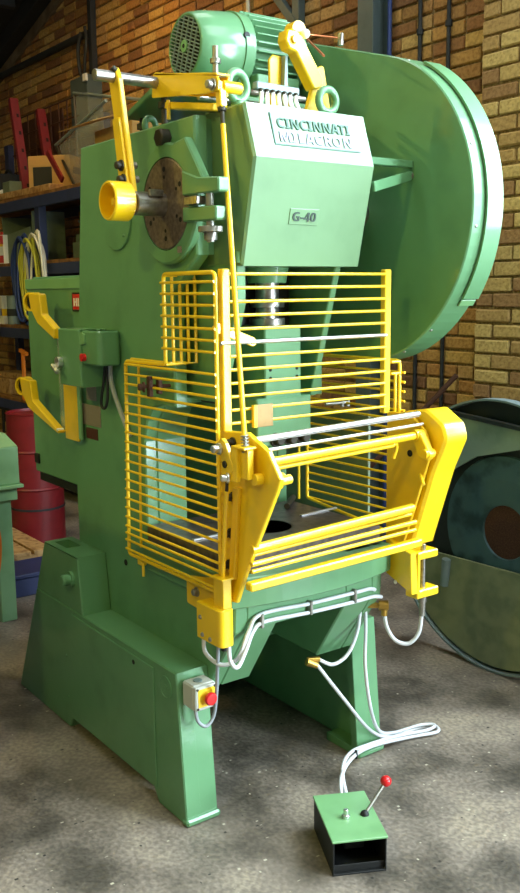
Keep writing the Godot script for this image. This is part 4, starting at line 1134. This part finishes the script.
# ---------------------------------------------------------------- air hoses
func build_hoses() -> void:
	var grp := "white air hoses"
	var h1 := thing("air_hose", "upper white air hose clipped along the green press apron", "hose", Vector3(1.7, 0.6, -2.1), grp)
	part(h1, "hose", B.new().tube(curve([Vector3(1.372, 0.61, -2.175), Vector3(1.374, 0.565, -2.17), Vector3(1.40, 0.535, -2.13), Vector3(1.44, 0.555, -2.10), Vector3(1.485, 0.625, -2.108), Vector3(1.535, 0.662, -2.115), Vector3(1.72, 0.655, -2.115), Vector3(1.90, 0.652, -2.115), Vector3(1.96, 0.652, -2.115), Vector3(1.995, 0.64, -2.125), Vector3(1.985, 0.63, -2.16)]), 0.0062, 10), M.hose)
	var h2 := thing("air_hose", "lower white air hose clipped along the green press apron", "hose", Vector3(1.7, 0.58, -2.1), grp)
	part(h2, "hose", B.new().tube(curve([Vector3(1.395, 0.61, -2.08), Vector3(1.396, 0.565, -2.075), Vector3(1.42, 0.54, -2.075), Vector3(1.46, 0.575, -2.09), Vector3(1.50, 0.62, -2.107), Vector3(1.55, 0.636, -2.115), Vector3(1.72, 0.627, -2.115), Vector3(1.90, 0.622, -2.115), Vector3(1.98, 0.622, -2.115), Vector3(2.02, 0.612, -2.12), Vector3(2.015, 0.60, -2.16)]), 0.0062, 10), M.hose)
	for x in [1.535, 1.72, 1.90]:
		part(h1, "clip", B.new().box(Vector3(x, 0.642, -2.117), Vector3(0.012, 0.045, 0.022), 0.003), M.bolt)
	var h3 := thing("air_hose", "white air hose from brass union under the bed down to the floor", "hose", Vector3(2.0, 0, -2.2), grp)
	part(h3, "hose", B.new().tube(curve([Vector3(1.80, 0.415, -2.18), Vector3(1.90, 0.28, -2.17), Vector3(2.05, 0.11, -2.20), Vector3(2.20, 0.018, -2.25), Vector3(2.33, 0.010, -2.25), Vector3(2.395, 0.010, -2.225), Vector3(2.365, 0.012, -2.185), Vector3(2.25, 0.014, -2.215), Vector3(2.08, 0.035, -2.215), Vector3(1.93, 0.07, -2.15), Vector3(1.80, 0.085, -2.06), Vector3(1.735, 0.07, -1.985), Vector3(1.705, 0.055, -1.945)]), 0.006, 10), M.hose)
	part(h3, "union", B.new().cyl(Vector3(1.765, 0.43, -2.19), Vector3(1.80, 0.415, -2.18), 0.012, 6).cyl(Vector3(1.775, 0.43, -2.20), Vector3(1.815, 0.43, -2.185), 0.010, 8), M.brass)
	part(h3, "cable_tie", B.new().torus(Vector3(1.955, 0.064, -2.165), Vector3(1, -0.1, 0.5), 0.013, 0.003, 14, 6), M.black)
	var h4 := thing("air_hose", "white air hose hanging beside the right foot and looped on the floor", "hose", Vector3(2.0, 0, -2.25), grp)
	part(h4, "hose", B.new().tube(curve([Vector3(2.005, 0.60, -2.18), Vector3(2.00, 0.50, -2.17), Vector3(1.985, 0.37, -2.155), Vector3(2.01, 0.22, -2.155), Vector3(2.10, 0.09, -2.21), Vector3(2.22, 0.022, -2.262), Vector3(2.34, 0.022, -2.245), Vector3(2.385, 0.021, -2.215), Vector3(2.33, 0.024, -2.20), Vector3(2.20, 0.03, -2.225), Vector3(2.05, 0.05, -2.21), Vector3(1.93, 0.078, -2.165), Vector3(1.835, 0.085, -2.095), Vector3(1.765, 0.07, -2.0), Vector3(1.735, 0.055, -1.93)]), 0.006, 10), M.hose)
	part(h4, "upper_loop", B.new().tube(curve([Vector3(1.81, 0.43, -2.185), Vector3(1.86, 0.405, -2.17), Vector3(1.92, 0.43, -2.165), Vector3(1.965, 0.50, -2.17), Vector3(1.985, 0.58, -2.18)]), 0.006, 10), M.hose)
	var h5 := thing("air_hose", "short white air hose looping from brass elbow to right hand plunger", "hose", Vector3(2.08, 0.4, -2.1), grp)
	part(h5, "hose", B.new().tube(curve([Vector3(2.045, 0.545, -2.13), Vector3(2.045, 0.50, -2.115), Vector3(2.06, 0.462, -2.09), Vector3(2.09, 0.455, -2.06), Vector3(2.115, 0.495, -2.04), Vector3(2.122, 0.575, -2.035)]), 0.0065, 10), M.hose)
	part(h5, "elbow", B.new().cyl(Vector3(2.0, 0.575, -2.165), Vector3(2.045, 0.575, -2.13), 0.010, 8).cyl(Vector3(2.03, 0.575, -2.142), Vector3(2.055, 0.575, -2.122), 0.017, 6).cyl(Vector3(2.045, 0.585, -2.13), Vector3(2.045, 0.54, -2.13), 0.011, 6), M.brass)
	part(h5, "ferrule", B.new().cyl(Vector3(2.122, 0.55, -2.035), Vector3(2.122, 0.58, -2.035), 0.010, 10), M.bolt)

# ---------------------------------------------------------------- right: old belt guard, wall fittings
func build_right_side() -> void:
	var left := Vector3(-1, 0, 0)
	var o := Vector3(3.0, 0.578, -2.455)
	var w := thing("round_guard", "big round dark sheet steel guard standing on edge by the wall", "guard", Vector3(3.0, 0, -2.455))
	part(w, "back_plate", B.new().lathe(o, left, [Vector2(0, -0.012), Vector2(0.57, -0.012), Vector2(0.57, 0.0), Vector2(0.13, 0.0)], 64), M.disc_black)
	part(w, "rim", B.new().lathe(o, left, [Vector2(0.566, -0.012), Vector2(0.576, -0.012), Vector2(0.576, 0.045), Vector2(0.568, 0.045), Vector2(0.566, 0.0)], 64), M.galv)
	var hc := Vector3(3.0, 0.605, -2.41)
	part(w, "hub_ring", B.new().lathe(hc, left, [Vector2(0.32, 0.0), Vector2(0.315, 0.012), Vector2(0.22, 0.018), Vector2(0.115, 0.014), Vector2(0.11, 0.0)], 48), M.disc_guard)
	part(w, "bore", B.new().lathe(hc, left, [Vector2(0.112, 0.006), Vector2(0, 0.0065)], 36), M.rust)
	# lower half cover: a chord plate
	var ch := arc(-2.455, 0.578, 0.556, -166, -12, 30)
	part(w, "lower_cover", B.new().px(ch, 2.968, 2.98, 0.002), M.disc_plate)
	var tp := v2([-2.70, 0.82, -2.715, 1.085, -2.0, 1.03, -1.98, 0.90, -2.32, 0.965, -2.555, 0.905])
	part(w, "upper_panel", B.new().px(tp, 2.968, 2.98, 0.001), M.disc_panel)
	part(w, "panel_edge", B.new().box(Vector3(2.962, 1.052, -2.36), Vector3(0.018, 0.02, 0.66), 0.003, Basis(Vector3.RIGHT, 0.077)), M.disc_black)
	part(w, "stud", B.new().cyl(Vector3(2.965, 0.31, -2.712), Vector3(2.955, 0.435, -2.695), 0.02, 12), M.galv)
	solo("rusty_bar", B.new().cyl(Vector3(3.45, 0.9, -3.42), Vector3(3.6, 1.16, -3.24), 0.014, 10).cyl(Vector3(3.45, 0.9, -3.42), Vector3(3.2, 0.46, -3.72), 0.014, 10).cyl(Vector3(3.2, 0.46, -3.72), Vector3(2.94, 0.0, -4.03), 0.014, 10), M.rust, "rusty brown bar leaning behind the round guard", "bar")
	var gm := thing("olive_stand_in", "olive green steel panel on dark legs behind the guard cage", "screen", Vector3(2.33, 0, -3.0))  # plain stand-in for the olive green cabinet behind the press
	part(gm, "sheet", B.new().span(Vector3(2.31, 0.74, -3.4), Vector3(2.322, 1.14, -2.50), 0.002), M.bin)
	part(gm, "rail", B.new().span(Vector3(2.29, 0.70, -3.4), Vector3(2.345, 0.74, -2.50), 0.003), M.rubber)
	for z in [-3.36, -2.54]:
		part(gm, "leg", B.new().span(Vector3(2.30, 0, z - 0.02), Vector3(2.335, 0.70, z + 0.02), 0.003), M.rubber)
	# stanchions and conduits on the wall
	var col := thing("steel_column", "grey green steel column in front of the brick wall", "column", Vector3(3.68, 0, -3.94))
	part(col, "web", B.new().span(Vector3(3.60, 0.02, -3.945), Vector3(3.74, 4.95, -3.935), 0.0), M.column)
	for x in [3.60, 3.73]:
		part(col, "flange", B.new().span(Vector3(x - 0.006, 0.02, -4.0), Vector3(x + 0.006, 4.95, -3.88), 0.001), M.column)
	part(col, "base_plate", B.new().span(Vector3(3.55, 0, -4.05), Vector3(3.745, 0.02, -3.83)), M.column)
	part(col, "blue_conduit", B.new().cyl(Vector3(3.70, 0.0, -3.862), Vector3(3.70, 4.9, -3.862), 0.012, 10), M.cable_blue)
	var c2 := thing("steel_angle", "thin green steel upright with diagonal brace on the brick wall", "upright", Vector3(3.7, 0, -4.65))
	part(c2, "upright", B.new().span(Vector3(3.685, 0.0, -4.69), Vector3(3.735, 4.7, -4.625)), M.column)
	part(c2, "brace", B.new().box(Vector3(3.70, 3.40, -4.88), Vector3(0.04, 0.6, 0.05), 0.002, Basis(Vector3.RIGHT, -0.75)), M.column)
	solo("white_conduit", B.new().cyl(Vector3(3.72, 0.0, -5.19), Vector3(3.72, 4.6, -5.19), 0.014, 10), M.cable_white, "pale vertical conduit on the wall behind the motor", "conduit")
	for z in [-3.66, -3.46]:
		solo("black_conduit", B.new().cyl(Vector3(3.725, 0.0, z), Vector3(3.725, 4.9, z), 0.011, 10).cyl(Vector3(3.725, 2.9, z), Vector3(3.725, 2.93, z), 0.018, 10), M.rubber, "thin black conduit on the bricks next to the steel column" if z < -3.6 else "thin black conduit on the bricks next to the brick pier", "conduit", "black conduits by the column")
	var dp := thing("cable_drop", "black cables and grey trunking box dropping down the far brick wall", "cable", Vector3(3.68, 2.7, -7.42))
	part(dp, "trunking", B.new().span(Vector3(3.69, 3.38, -7.43), Vector3(3.74, 4.25, -7.37)), M.rubber)
	part(dp, "cable", B.new().tube(curve([Vector3(3.65, 3.72, -7.47), Vector3(3.64, 3.6, -7.52), Vector3(3.65, 3.45, -7.53), Vector3(3.66, 3.36, -7.5)]), 0.016), M.rubber)
	part(dp, "cable", B.new().tube(curve([Vector3(3.65, 3.75, -7.40), Vector3(3.64, 3.62, -7.36), Vector3(3.65, 3.5, -7.42), Vector3(3.66, 3.36, -7.46)]), 0.014), M.rubber)
	part(dp, "box", B.new().span(Vector3(3.6, 2.95, -7.62), Vector3(3.74, 3.36, -7.30), 0.006), M.column)
	part(dp, "outlet", B.new().span(Vector3(3.58, 3.30, -7.34), Vector3(3.6, 3.36, -7.28)), M.white)
	solo("wall_pipe", B.new().cyl(Vector3(3.69, 3.735, -10.6), Vector3(3.69, 3.71, -7.44), 0.03, 12), M.rubber, "black pipe running along the far brick wall under the roof", "pipe")

# ---------------------------------------------------------------- left: racking and what lies on it, bench, drum
func build_left_side() -> void:
	var r := thing("storage_rack", "dark blue steel racking with board shelves along the brick wall", "shelving", Vector3(3.3, 0, -7))
	for z in [-9.0, -6.98, -4.95]:
		for x in [3.0, 3.58]:
			part(r, "upright", B.new().span(Vector3(x - 0.03, 0, z - 0.045), Vector3(x + 0.03, 3.0 if x > 3.3 else 2.32, z + 0.045)), M.blue)
	var levels := [2.32, 1.81, 1.305, 0.69, 0.18]
	for y in levels:
		for x in [2.965, 3.6]:
			part(r, "beam", B.new().span(Vector3(x - 0.022, y - 0.075, -9.0), Vector3(x + 0.022, y + 0.005, -4.95)), M.blue)
		part(r, "shelf_board", B.new().span(Vector3(2.945, y + 0.005, -9.0), Vector3(3.62, y + 0.03, -4.95)), M.board)
	var T := 2.35
	# on the top shelf
	var bx := thing("cardboard_box", "open brown cardboard box with dark printed panel on the top shelf", "box", Vector3(3.25, T, -7.15))
	var bt := Basis(Vector3.UP, 0.7)
	part(bx, "carton", B.new().box(Vector3(3.25, T + 0.15, -7.15), Vector3(0.34, 0.30, 0.36), 0.004, bt), M.card)
	part(bx, "print", B.new().box(Vector3(3.25, T + 0.14, -7.15) + bt * Vector3(-0.171, -0.01, -0.06), Vector3(0.002, 0.17, 0.16), 0.0, bt), M.black)
	part(bx, "print", B.new().box(Vector3(3.25, T + 0.14, -7.15) + bt * Vector3(-0.04, 0.05, 0.181), Vector3(0.18, 0.05, 0.002), 0.0, bt), M.card_print)
	part(bx, "tape", B.new().box(Vector3(3.25, T + 0.301, -7.15), Vector3(0.34, 0.002, 0.05), 0.0, bt), M.tan)
	for q in [[Vector3(3.16, T, -7.57), Vector3(3.16, 3.2, -7.78), "longer red slotted steel angle leaning beside the cardboard box"], [Vector3(3.32, T, -7.40), Vector3(3.32, 3.1, -7.60), "shorter red slotted steel angle leaning behind the cardboard box"]]:
		var a: Vector3 = q[0]
		var b: Vector3 = q[1]
		var d := (b - a)
		var len := d.length()
		var bs := Basis.looking_at(d.normalized(), Vector3(1, 0, 0))
		var st := solo("red_slotted_angle", B.new().box((a + b) / 2, Vector3(0.008, 0.07, len), 0.001, bs).box((a + b) / 2 + bs * Vector3(0.02, -0.033, 0), Vector3(0.045, 0.006, len), 0.001, bs), M.red_dark, q[2], "steel angle", "red angles on the top shelf")
		for i in 5:
			var c: Vector3 = a.lerp(b, 0.15 + 0.17 * i)
			part(st, "slot", B.new().box(c + bs * Vector3(-0.0045, 0.01, 0), Vector3(0.002, 0.02, 0.03), 0.0, bs), M.hole)
	solo("red_strip", B.new().box(Vector3(3.06, T + 0.19, -6.80), Vector3(0.02, 0.05, 0.34), 0.003, Basis(Vector3.RIGHT, 0.75)), M.red_dark, "short red steel strip tilted beside the cardboard box", "steel strip")
	var ac := thing("acrylic_guard", "clear plastic guard panels in steel edging propped on the top shelf", "guard", Vector3(3.25, T, -6.6))
	part(ac, "panel", B.new().px(v2([-7.02, 2.72, -6.28, 2.90, -6.20, 2.45, -6.72, 2.36]), 3.2, 3.206, 0.0), M.acrylic)
	part(ac, "panel", B.new().px(v2([-7.02, 3.12, -6.2, 2.93, -6.2, 2.5, -7.02, 2.55]), 3.36, 3.366, 0.0), M.acrylic)
	part(ac, "edging", B.new().cyl(Vector3(3.2, 2.735, -7.08), Vector3(3.2, 2.93, -6.2), 0.013, 10), M.galv)
	part(ac, "edging", B.new().cyl(Vector3(3.36, 3.14, -7.05), Vector3(3.36, 2.90, -5.9), 0.012, 10), M.galv)
	part(ac, "edging", B.new().cyl(Vector3(3.2, 2.735, -7.08), Vector3(3.2, 2.35, -6.72), 0.012, 10), M.dark_bolt)
	part(ac, "edging", B.new().cyl(Vector3(3.36, 3.14, -7.05), Vector3(3.36, 2.35, -7.02), 0.009, 10), M.mesh_grey)
	# wire mesh basket behind the red angles
	var wb := thing("wire_basket", "rusty wire mesh basket on the top shelf behind the red angles", "basket", Vector3(3.4, T, -7.7))
	for i in 9:
		var z := -8.35 + i * 0.16
		part(wb, "wire", B.new().tube([Vector3(3.38, T, z), Vector3(3.38, 3.12, z)], 0.006, 6), M.rust)
	for i in 6:
		var y := T + 0.02 + i * 0.15
		part(wb, "wire", B.new().tube([Vector3(3.38, y, -8.4), Vector3(3.38, y, -7.02)], 0.006, 6), M.rust)
	part(wb, "backing", B.new().span(Vector3(3.44, T, -8.4), Vector3(3.45, 3.1, -7.45), 0.0), M.rust)
	var op := thing("opened_carton", "opened brown carton with raised flap on the top shelf behind press", "box", Vector3(3.2, T, -6.0))
	part(op, "carton", B.new().span(Vector3(3.1, T, -6.2), Vector3(3.5, T + 0.36, -5.65)), M.card)
	part(op, "flap", B.new().box(Vector3(3.02, T + 0.40, -6.1), Vector3(0.24, 0.006, 0.55), 0.001, Basis(Vector3.BACK, 0.3)), M.card)
	solo("white_cloth", B.new().ball(Vector3(3.1, T + 0.05, -7.95), 0.075, 10).ball(Vector3(3.1, T + 0.04, -8.06), 0.06, 10).ball(Vector3(3.06, T + 0.03, -7.86), 0.05, 10), M.white, "crumpled white rag on the top shelf", "cloth")
	solo("black_case", B.new().span(Vector3(3.1, T, -8.45), Vector3(3.45, T + 0.28, -8.14)).tube(curve([Vector3(3.28, T + 0.28, -8.4), Vector3(3.28, T + 0.33, -8.3), Vector3(3.28, T + 0.28, -8.2)]), 0.012), M.rubber, "black carrying case on the top shelf", "case")
	solo("shelf_offcut", B.new().box(Vector3(3.02, T + 0.03, -7.3), Vector3(0.12, 0.05, 1.1), 0.004, Basis(Vector3.UP, 0.04)), M.wood, "wood offcut lying along the top shelf edge", "timber")
	solo("green_block", B.new().span(Vector3(3.02, T, -7.78), Vector3(3.14, T + 0.16, -7.62), 0.006), M.bin, "small green grey block on the top shelf", "block")
	# middle shelf
	var S := 1.84
	var pb := thing("parts_bin", "grey green open fronted parts bin tilted on the middle shelf", "bin", Vector3(3.2, S, -7.45))
	part(pb, "bin_side", B.new().px(v2([-7.78, S + 0.10, -7.86, S + 0.36, -7.70, S + 0.42, -7.25, S + 0.40, -7.22, S + 0.12]), 3.3, 3.312, 0.002), M.bin)
	part(pb, "bin_side", B.new().px(v2([-7.74, S, -7.74, S + 0.24, -7.25, S + 0.28, -7.22, S]), 3.02, 3.035, 0.002), M.bin)
	part(pb, "bin_end", B.new().span(Vector3(3.03, S, -7.23), Vector3(3.31, S + 0.40, -7.215)), M.bin)
	part(pb, "bin_end", B.new().box(Vector3(3.16, S + 0.2, -7.80), Vector3(0.29, 0.38, 0.012), 0.002, Basis(Vector3.RIGHT, -0.15)), M.bin)
	part(pb, "bin_floor", B.new().span(Vector3(3.02, S, -7.76), Vector3(3.31, S + 0.012, -7.22)), M.bin)
	var ct := thing("red_carton", "white and red printed carton standing on the middle shelf", "carton", Vector3(3.05, S, -7.85))
	part(ct, "carton", B.new().span(Vector3(2.98, S, -7.95), Vector3(3.1, S + 0.24, -7.73)), M.white)
	part(ct, "red_panel", B.new().span(Vector3(2.978, S + 0.16, -7.948), Vector3(2.98, S + 0.235, -7.732), 0.0), M.red)
	part(ct, "yellow_panel", B.new().span(Vector3(2.977, S + 0.145, -7.94), Vector3(2.98, S + 0.165, -7.74), 0.0), M.estop_yellow)
	part(ct, "red_panel", B.new().span(Vector3(2.978, S + 0.01, -7.90), Vector3(2.98, S + 0.07, -7.74), 0.0), M.red)
	part(ct, "cap", B.new().cyl(Vector3(3.04, S + 0.24, -7.86), Vector3(3.04, S + 0.27, -7.86), 0.03, 12), M.red)
	solo("white_bottle", B.new().lathe(Vector3(3.0, S, -8.08), Vector3.UP, [Vector2(0, 0), Vector2(0.06, 0), Vector2(0.06, 0.2), Vector2(0.025, 0.25), Vector2(0.025, 0.28), Vector2(0, 0.28)], 16), M.white, "white plastic bottle beside the red carton", "bottle")
	solo("dark_toolbox", B.new().span(Vector3(3.2, S, -6.85), Vector3(3.5, S + 0.14, -6.25)).span(Vector3(3.22, S + 0.14, -6.83), Vector3(3.48, S + 0.2, -6.27)), M.bin, "dark grey toolbox on the middle shelf", "toolbox")
	solo("brown_box", B.new().span(Vector3(3.25, S + 0.2, -6.8), Vector3(3.5, S + 0.36, -6.3)).span(Vector3(3.24, S + 0.34, -6.81), Vector3(3.51, S + 0.37, -6.29)), M.card_print, "flat brown box on top of the dark toolbox", "box")
	solo("steel_spanner", B.new().box(Vector3(3.1, S + 0.22, -6.38), Vector3(0.012, 0.012, 0.30), 0.002, Basis(Vector3.RIGHT, 0.4)).box(Vector3(3.1, S + 0.165, -6.25), Vector3(0.014, 0.03, 0.05), 0.004), M.steel, "bright steel spanner poking out of the middle shelf", "spanner")
	# hanging coils of hose
	var cg := [[M.cable_blue, "blue", -7.12, 0.20, 0.30], [M.cable_yellow, "yellow green", -6.98, 0.19, 0.28], [M.cable_white, "off white", -6.86, 0.19, 0.31]]
	for q in cg:
		var hc := thing("hose_coil", "%s hose coil hanging on the blue rack upright" % q[1], "hose", Vector3(2.9, 1.5, q[2]), "hose coils on the rack")
		for i in 5:
			var pts := []
			for k in 28:
				var a := TAU * k / 28
				pts.append(Vector3(2.885 + 0.012 * sin(a * 2 + i) - 0.010 * (i % 3), 1.70 + (q[4] + 0.012 * i) * sin(a), q[2] + (q[3] - 0.018 * i) * cos(a) + 0.02 * i))
			part(hc, "turn", B.new().tube(pts, 0.011, 6, true), q[0])
	# tins on the third shelf
	var D := 1.335
	var cols := [M.white, M.cable_white, M.white, M.galv]
	for i in 4:
		var z := -8.06 + i * 0.125
		var tn := thing("paint_tin", "pale tin with %s label in row on the lower shelf" % ["red", "blue", "yellow", "dark"][i], "tin", Vector3(3.02, D, z), "tins on the lower shelf")
		part(tn, "can", B.new().lathe(Vector3(3.02, D, z), Vector3.UP, [Vector2(0, 0), Vector2(0.052, 0), Vector2(0.054, 0.006), Vector2(0.052, 0.012), Vector2(0.052, 0.228), Vector2(0.054, 0.234), Vector2(0.05, 0.24), Vector2(0.046, 0.236), Vector2(0, 0.236)], 20), cols[i])
		part(tn, "label_band", B.new().lathe(Vector3(3.02, D + 0.07, z), Vector3.UP, [Vector2(0.0525, 0), Vector2(0.0535, 0.0), Vector2(0.0535, 0.06), Vector2(0.0525, 0.06)], 20), [M.red, M.cable_blue, M.estop_yellow, M.rubber][i])
	solo("air_line", B.new().tube(curve([Vector3(2.92, 1.84, -7.95), Vector3(2.9, 1.7, -7.78), Vector3(2.9, 1.5, -7.72), Vector3(2.9, 1.3, -7.76), Vector3(2.9, 1.15, -7.86), Vector3(2.9, 1.05, -8.0)]), 0.018, 8), M.cable_white, "thick off white hose hanging in front of the tins", "hose")
	# lower shelf: clamp, timber
	var yc := thing("yellow_clamp", "orange yellow sash clamp standing upright on the low shelf", "clamp", Vector3(2.93, 0.72, -7.3))
	part(yc, "bar", B.new().span(Vector3(2.92, 0.72, -7.325), Vector3(2.94, 1.14, -7.285)), M.orange)
	part(yc, "jaw", B.new().box(Vector3(2.93, 1.12, -7.29), Vector3(0.03, 0.03, 0.14), 0.004, Basis(Vector3.RIGHT, 0.2)), M.orange)
	part(yc, "jaw", B.new().box(Vector3(2.93, 0.75, -7.29), Vector3(0.03, 0.04, 0.09), 0.004), M.orange)
	for q in [[Vector3(3.1, 0.79, -7.95), Vector3(0.2, 0.14, 0.28), 0.0, "thick pale timber block on the low shelf"], [Vector3(3.12, 0.885, -7.9), Vector3(0.18, 0.05, 0.5), 0.06, "flat pale plank on top of the timber block"], [Vector3(3.15, 0.77, -7.5), Vector3(0.18, 0.1, 0.24), 0.2, "brown timber wedge beside the orange clamp"]]:
		solo("timber_block", B.new().box(q[0], q[1], 0.006, Basis(Vector3.UP, q[2])), M.wood, q[3], "timber")
	solo("timber_offcut", B.new().box(Vector3(3.08, 0.30, -7.95), Vector3(0.2, 0.15, 0.5), 0.01, Basis(Vector3.UP, 0.3)).box(Vector3(3.05, 0.43, -7.9), Vector3(0.14, 0.10, 0.44), 0.01, Basis(Vector3.UP, -0.2)), M.wood, "stacked rough timber on the bottom shelf", "timber")
	solo("yellow_carton", B.new().span(Vector3(3.0, 0.21, -7.6), Vector3(3.2, 0.56, -7.36)).span(Vector3(2.997, 0.36, -7.58), Vector3(3.0, 0.46, -7.38), 0.0), M.cable_yellow, "dull yellow carton on the bottom shelf", "carton")
	solo("black_tray", B.new().span(Vector3(2.98, 0.58, -8.2), Vector3(3.4, 0.615, -7.3)).span(Vector3(2.98, 0.21, -8.0), Vector3(3.0, 0.58, -7.95)).span(Vector3(2.98, 0.21, -7.34), Vector3(3.0, 0.58, -7.3)), M.black, "black tray table under the low shelf", "tray")
	# pale green bench end
	var be := thing("work_bench", "pale green steel bench with square legs behind the press", "bench", Vector3(1.3, 0, -4.35))
	part(be, "top", B.new().span(Vector3(0.3, 0.69, -4.95), Vector3(1.655, 0.875, -4.25), 0.006), M.bench)
	part(be, "top_lip", B.new().span(Vector3(0.3, 0.672, -4.97), Vector3(1.668, 0.69, -4.235), 0.003), M.bench)
	part(be, "apron", B.new().span(Vector3(0.32, 0.61, -4.92), Vector3(1.645, 0.672, -4.265), 0.003), M.bench)
	part(be, "sloping_deck", B.new().px(v2([-4.95, 0.875, -4.252, 0.875, -4.40, 0.92, -4.95, 0.92]), 0.302, 1.652, 0.004), M.bench)
	for q in [[1.58, -4.33], [1.58, -4.88], [0.36, -4.33], [0.36, -4.88]]:
		part(be, "leg", B.new().span(Vector3(q[0] - 0.04, 0, q[1] - 0.04), Vector3(q[0] + 0.04, 0.61, q[1] + 0.04), 0.004), M.bench)
	solo("orange_cable", B.new().tube(curve([Vector3(1.49, 0.62, -4.23), Vector3(1.52, 0.5, -4.22), Vector3(1.525, 0.38, -4.22), Vector3(1.50, 0.25, -4.22), Vector3(1.44, 0.15, -4.22)]), 0.009, 8), M.orange, "orange cable hanging off the pale green bench", "cable")
	# red drum, low pallet and dark crate behind the bench
	var pl := thing("pallet", "low wooden pallet on the floor beside the red drum", "pallet", Vector3(1.9, 0, -5.4))
	for i in 4:
		part(pl, "deck_board", B.new().span(Vector3(1.62 + i * 0.13, 0.10, -5.75), Vector3(1.73 + i * 0.13, 0.125, -5.0)), M.wood)
	for z in [-5.7, -5.38, -5.05]:
		part(pl, "bearer", B.new().span(Vector3(1.62, 0, z - 0.045), Vector3(2.12, 0.10, z + 0.045)), M.wood)
	solo("dark_crate", B.new().span(Vector3(1.72, 0, -4.86), Vector3(2.05, 0.10, -4.60), 0.006).span(Vector3(1.71, 0.1, -4.87), Vector3(2.06, 0.125, -4.59), 0.006), M.blue, "dark blue metal box on the floor before the wooden pallet", "box")
	var dc := Vector3(2.30, 0.0, -5.62)
	var dr := thing("steel_drum", "scuffed red steel drum with black band behind the cabinet", "drum", dc)
	part(dr, "shell", B.new().lathe(dc, Vector3.UP, [Vector2(0, 0), Vector2(0.17, 0), Vector2(0.175, 0.01), Vector2(0.17, 0.02), Vector2(0.17, 0.36), Vector2(0.177, 0.37), Vector2(0.17, 0.38), Vector2(0.17, 0.60), Vector2(0.177, 0.61), Vector2(0.17, 0.62), Vector2(0.17, 0.84), Vector2(0.175, 0.85), Vector2(0.165, 0.855), Vector2(0.16, 0.84), Vector2(0, 0.84)], 36), M.red_dark)
	part(dr, "band", B.new().lathe(dc, Vector3.UP, [Vector2(0.171, 0.235), Vector2(0.174, 0.235), Vector2(0.174, 0.248), Vector2(0.171, 0.248)], 36), M.rubber)
	part(dr, "bung", B.new().cyl(dc + Vector3(0.02, 0.84, 0.09), dc + Vector3(0.02, 0.856, 0.09), 0.025, 12), M.dark_bolt)
	# cupboard added out of view to keep lamplight off the lower press
	var cu := thing("added_shade_cupboard", "grey steel cupboard with double doors added to shade the press", "cupboard", Vector3(0.4, 0, -3.3))
	part(cu, "carcass", B.new().span(Vector3(0.1, 0.06, -3.9), Vector3(0.72, 1.5, -2.7), 0.004), M.column)
	part(cu, "plinth", B.new().span(Vector3(0.13, 0, -3.87), Vector3(0.69, 0.06, -2.73), 0.002), M.rubber)
	for k in 2:
		var dr2 := part(cu, "door", B.new().span(Vector3(0.72, 0.09, -3.88 + k * 0.6), Vector3(0.738, 1.47, -3.31 + k * 0.59), 0.003), M.column)
		part(dr2, "handle", B.new().cyl(Vector3(0.755, 0.75, -3.35 + k * 0.1), Vector3(0.755, 0.9, -3.35 + k * 0.1), 0.008, 10), M.chrome)
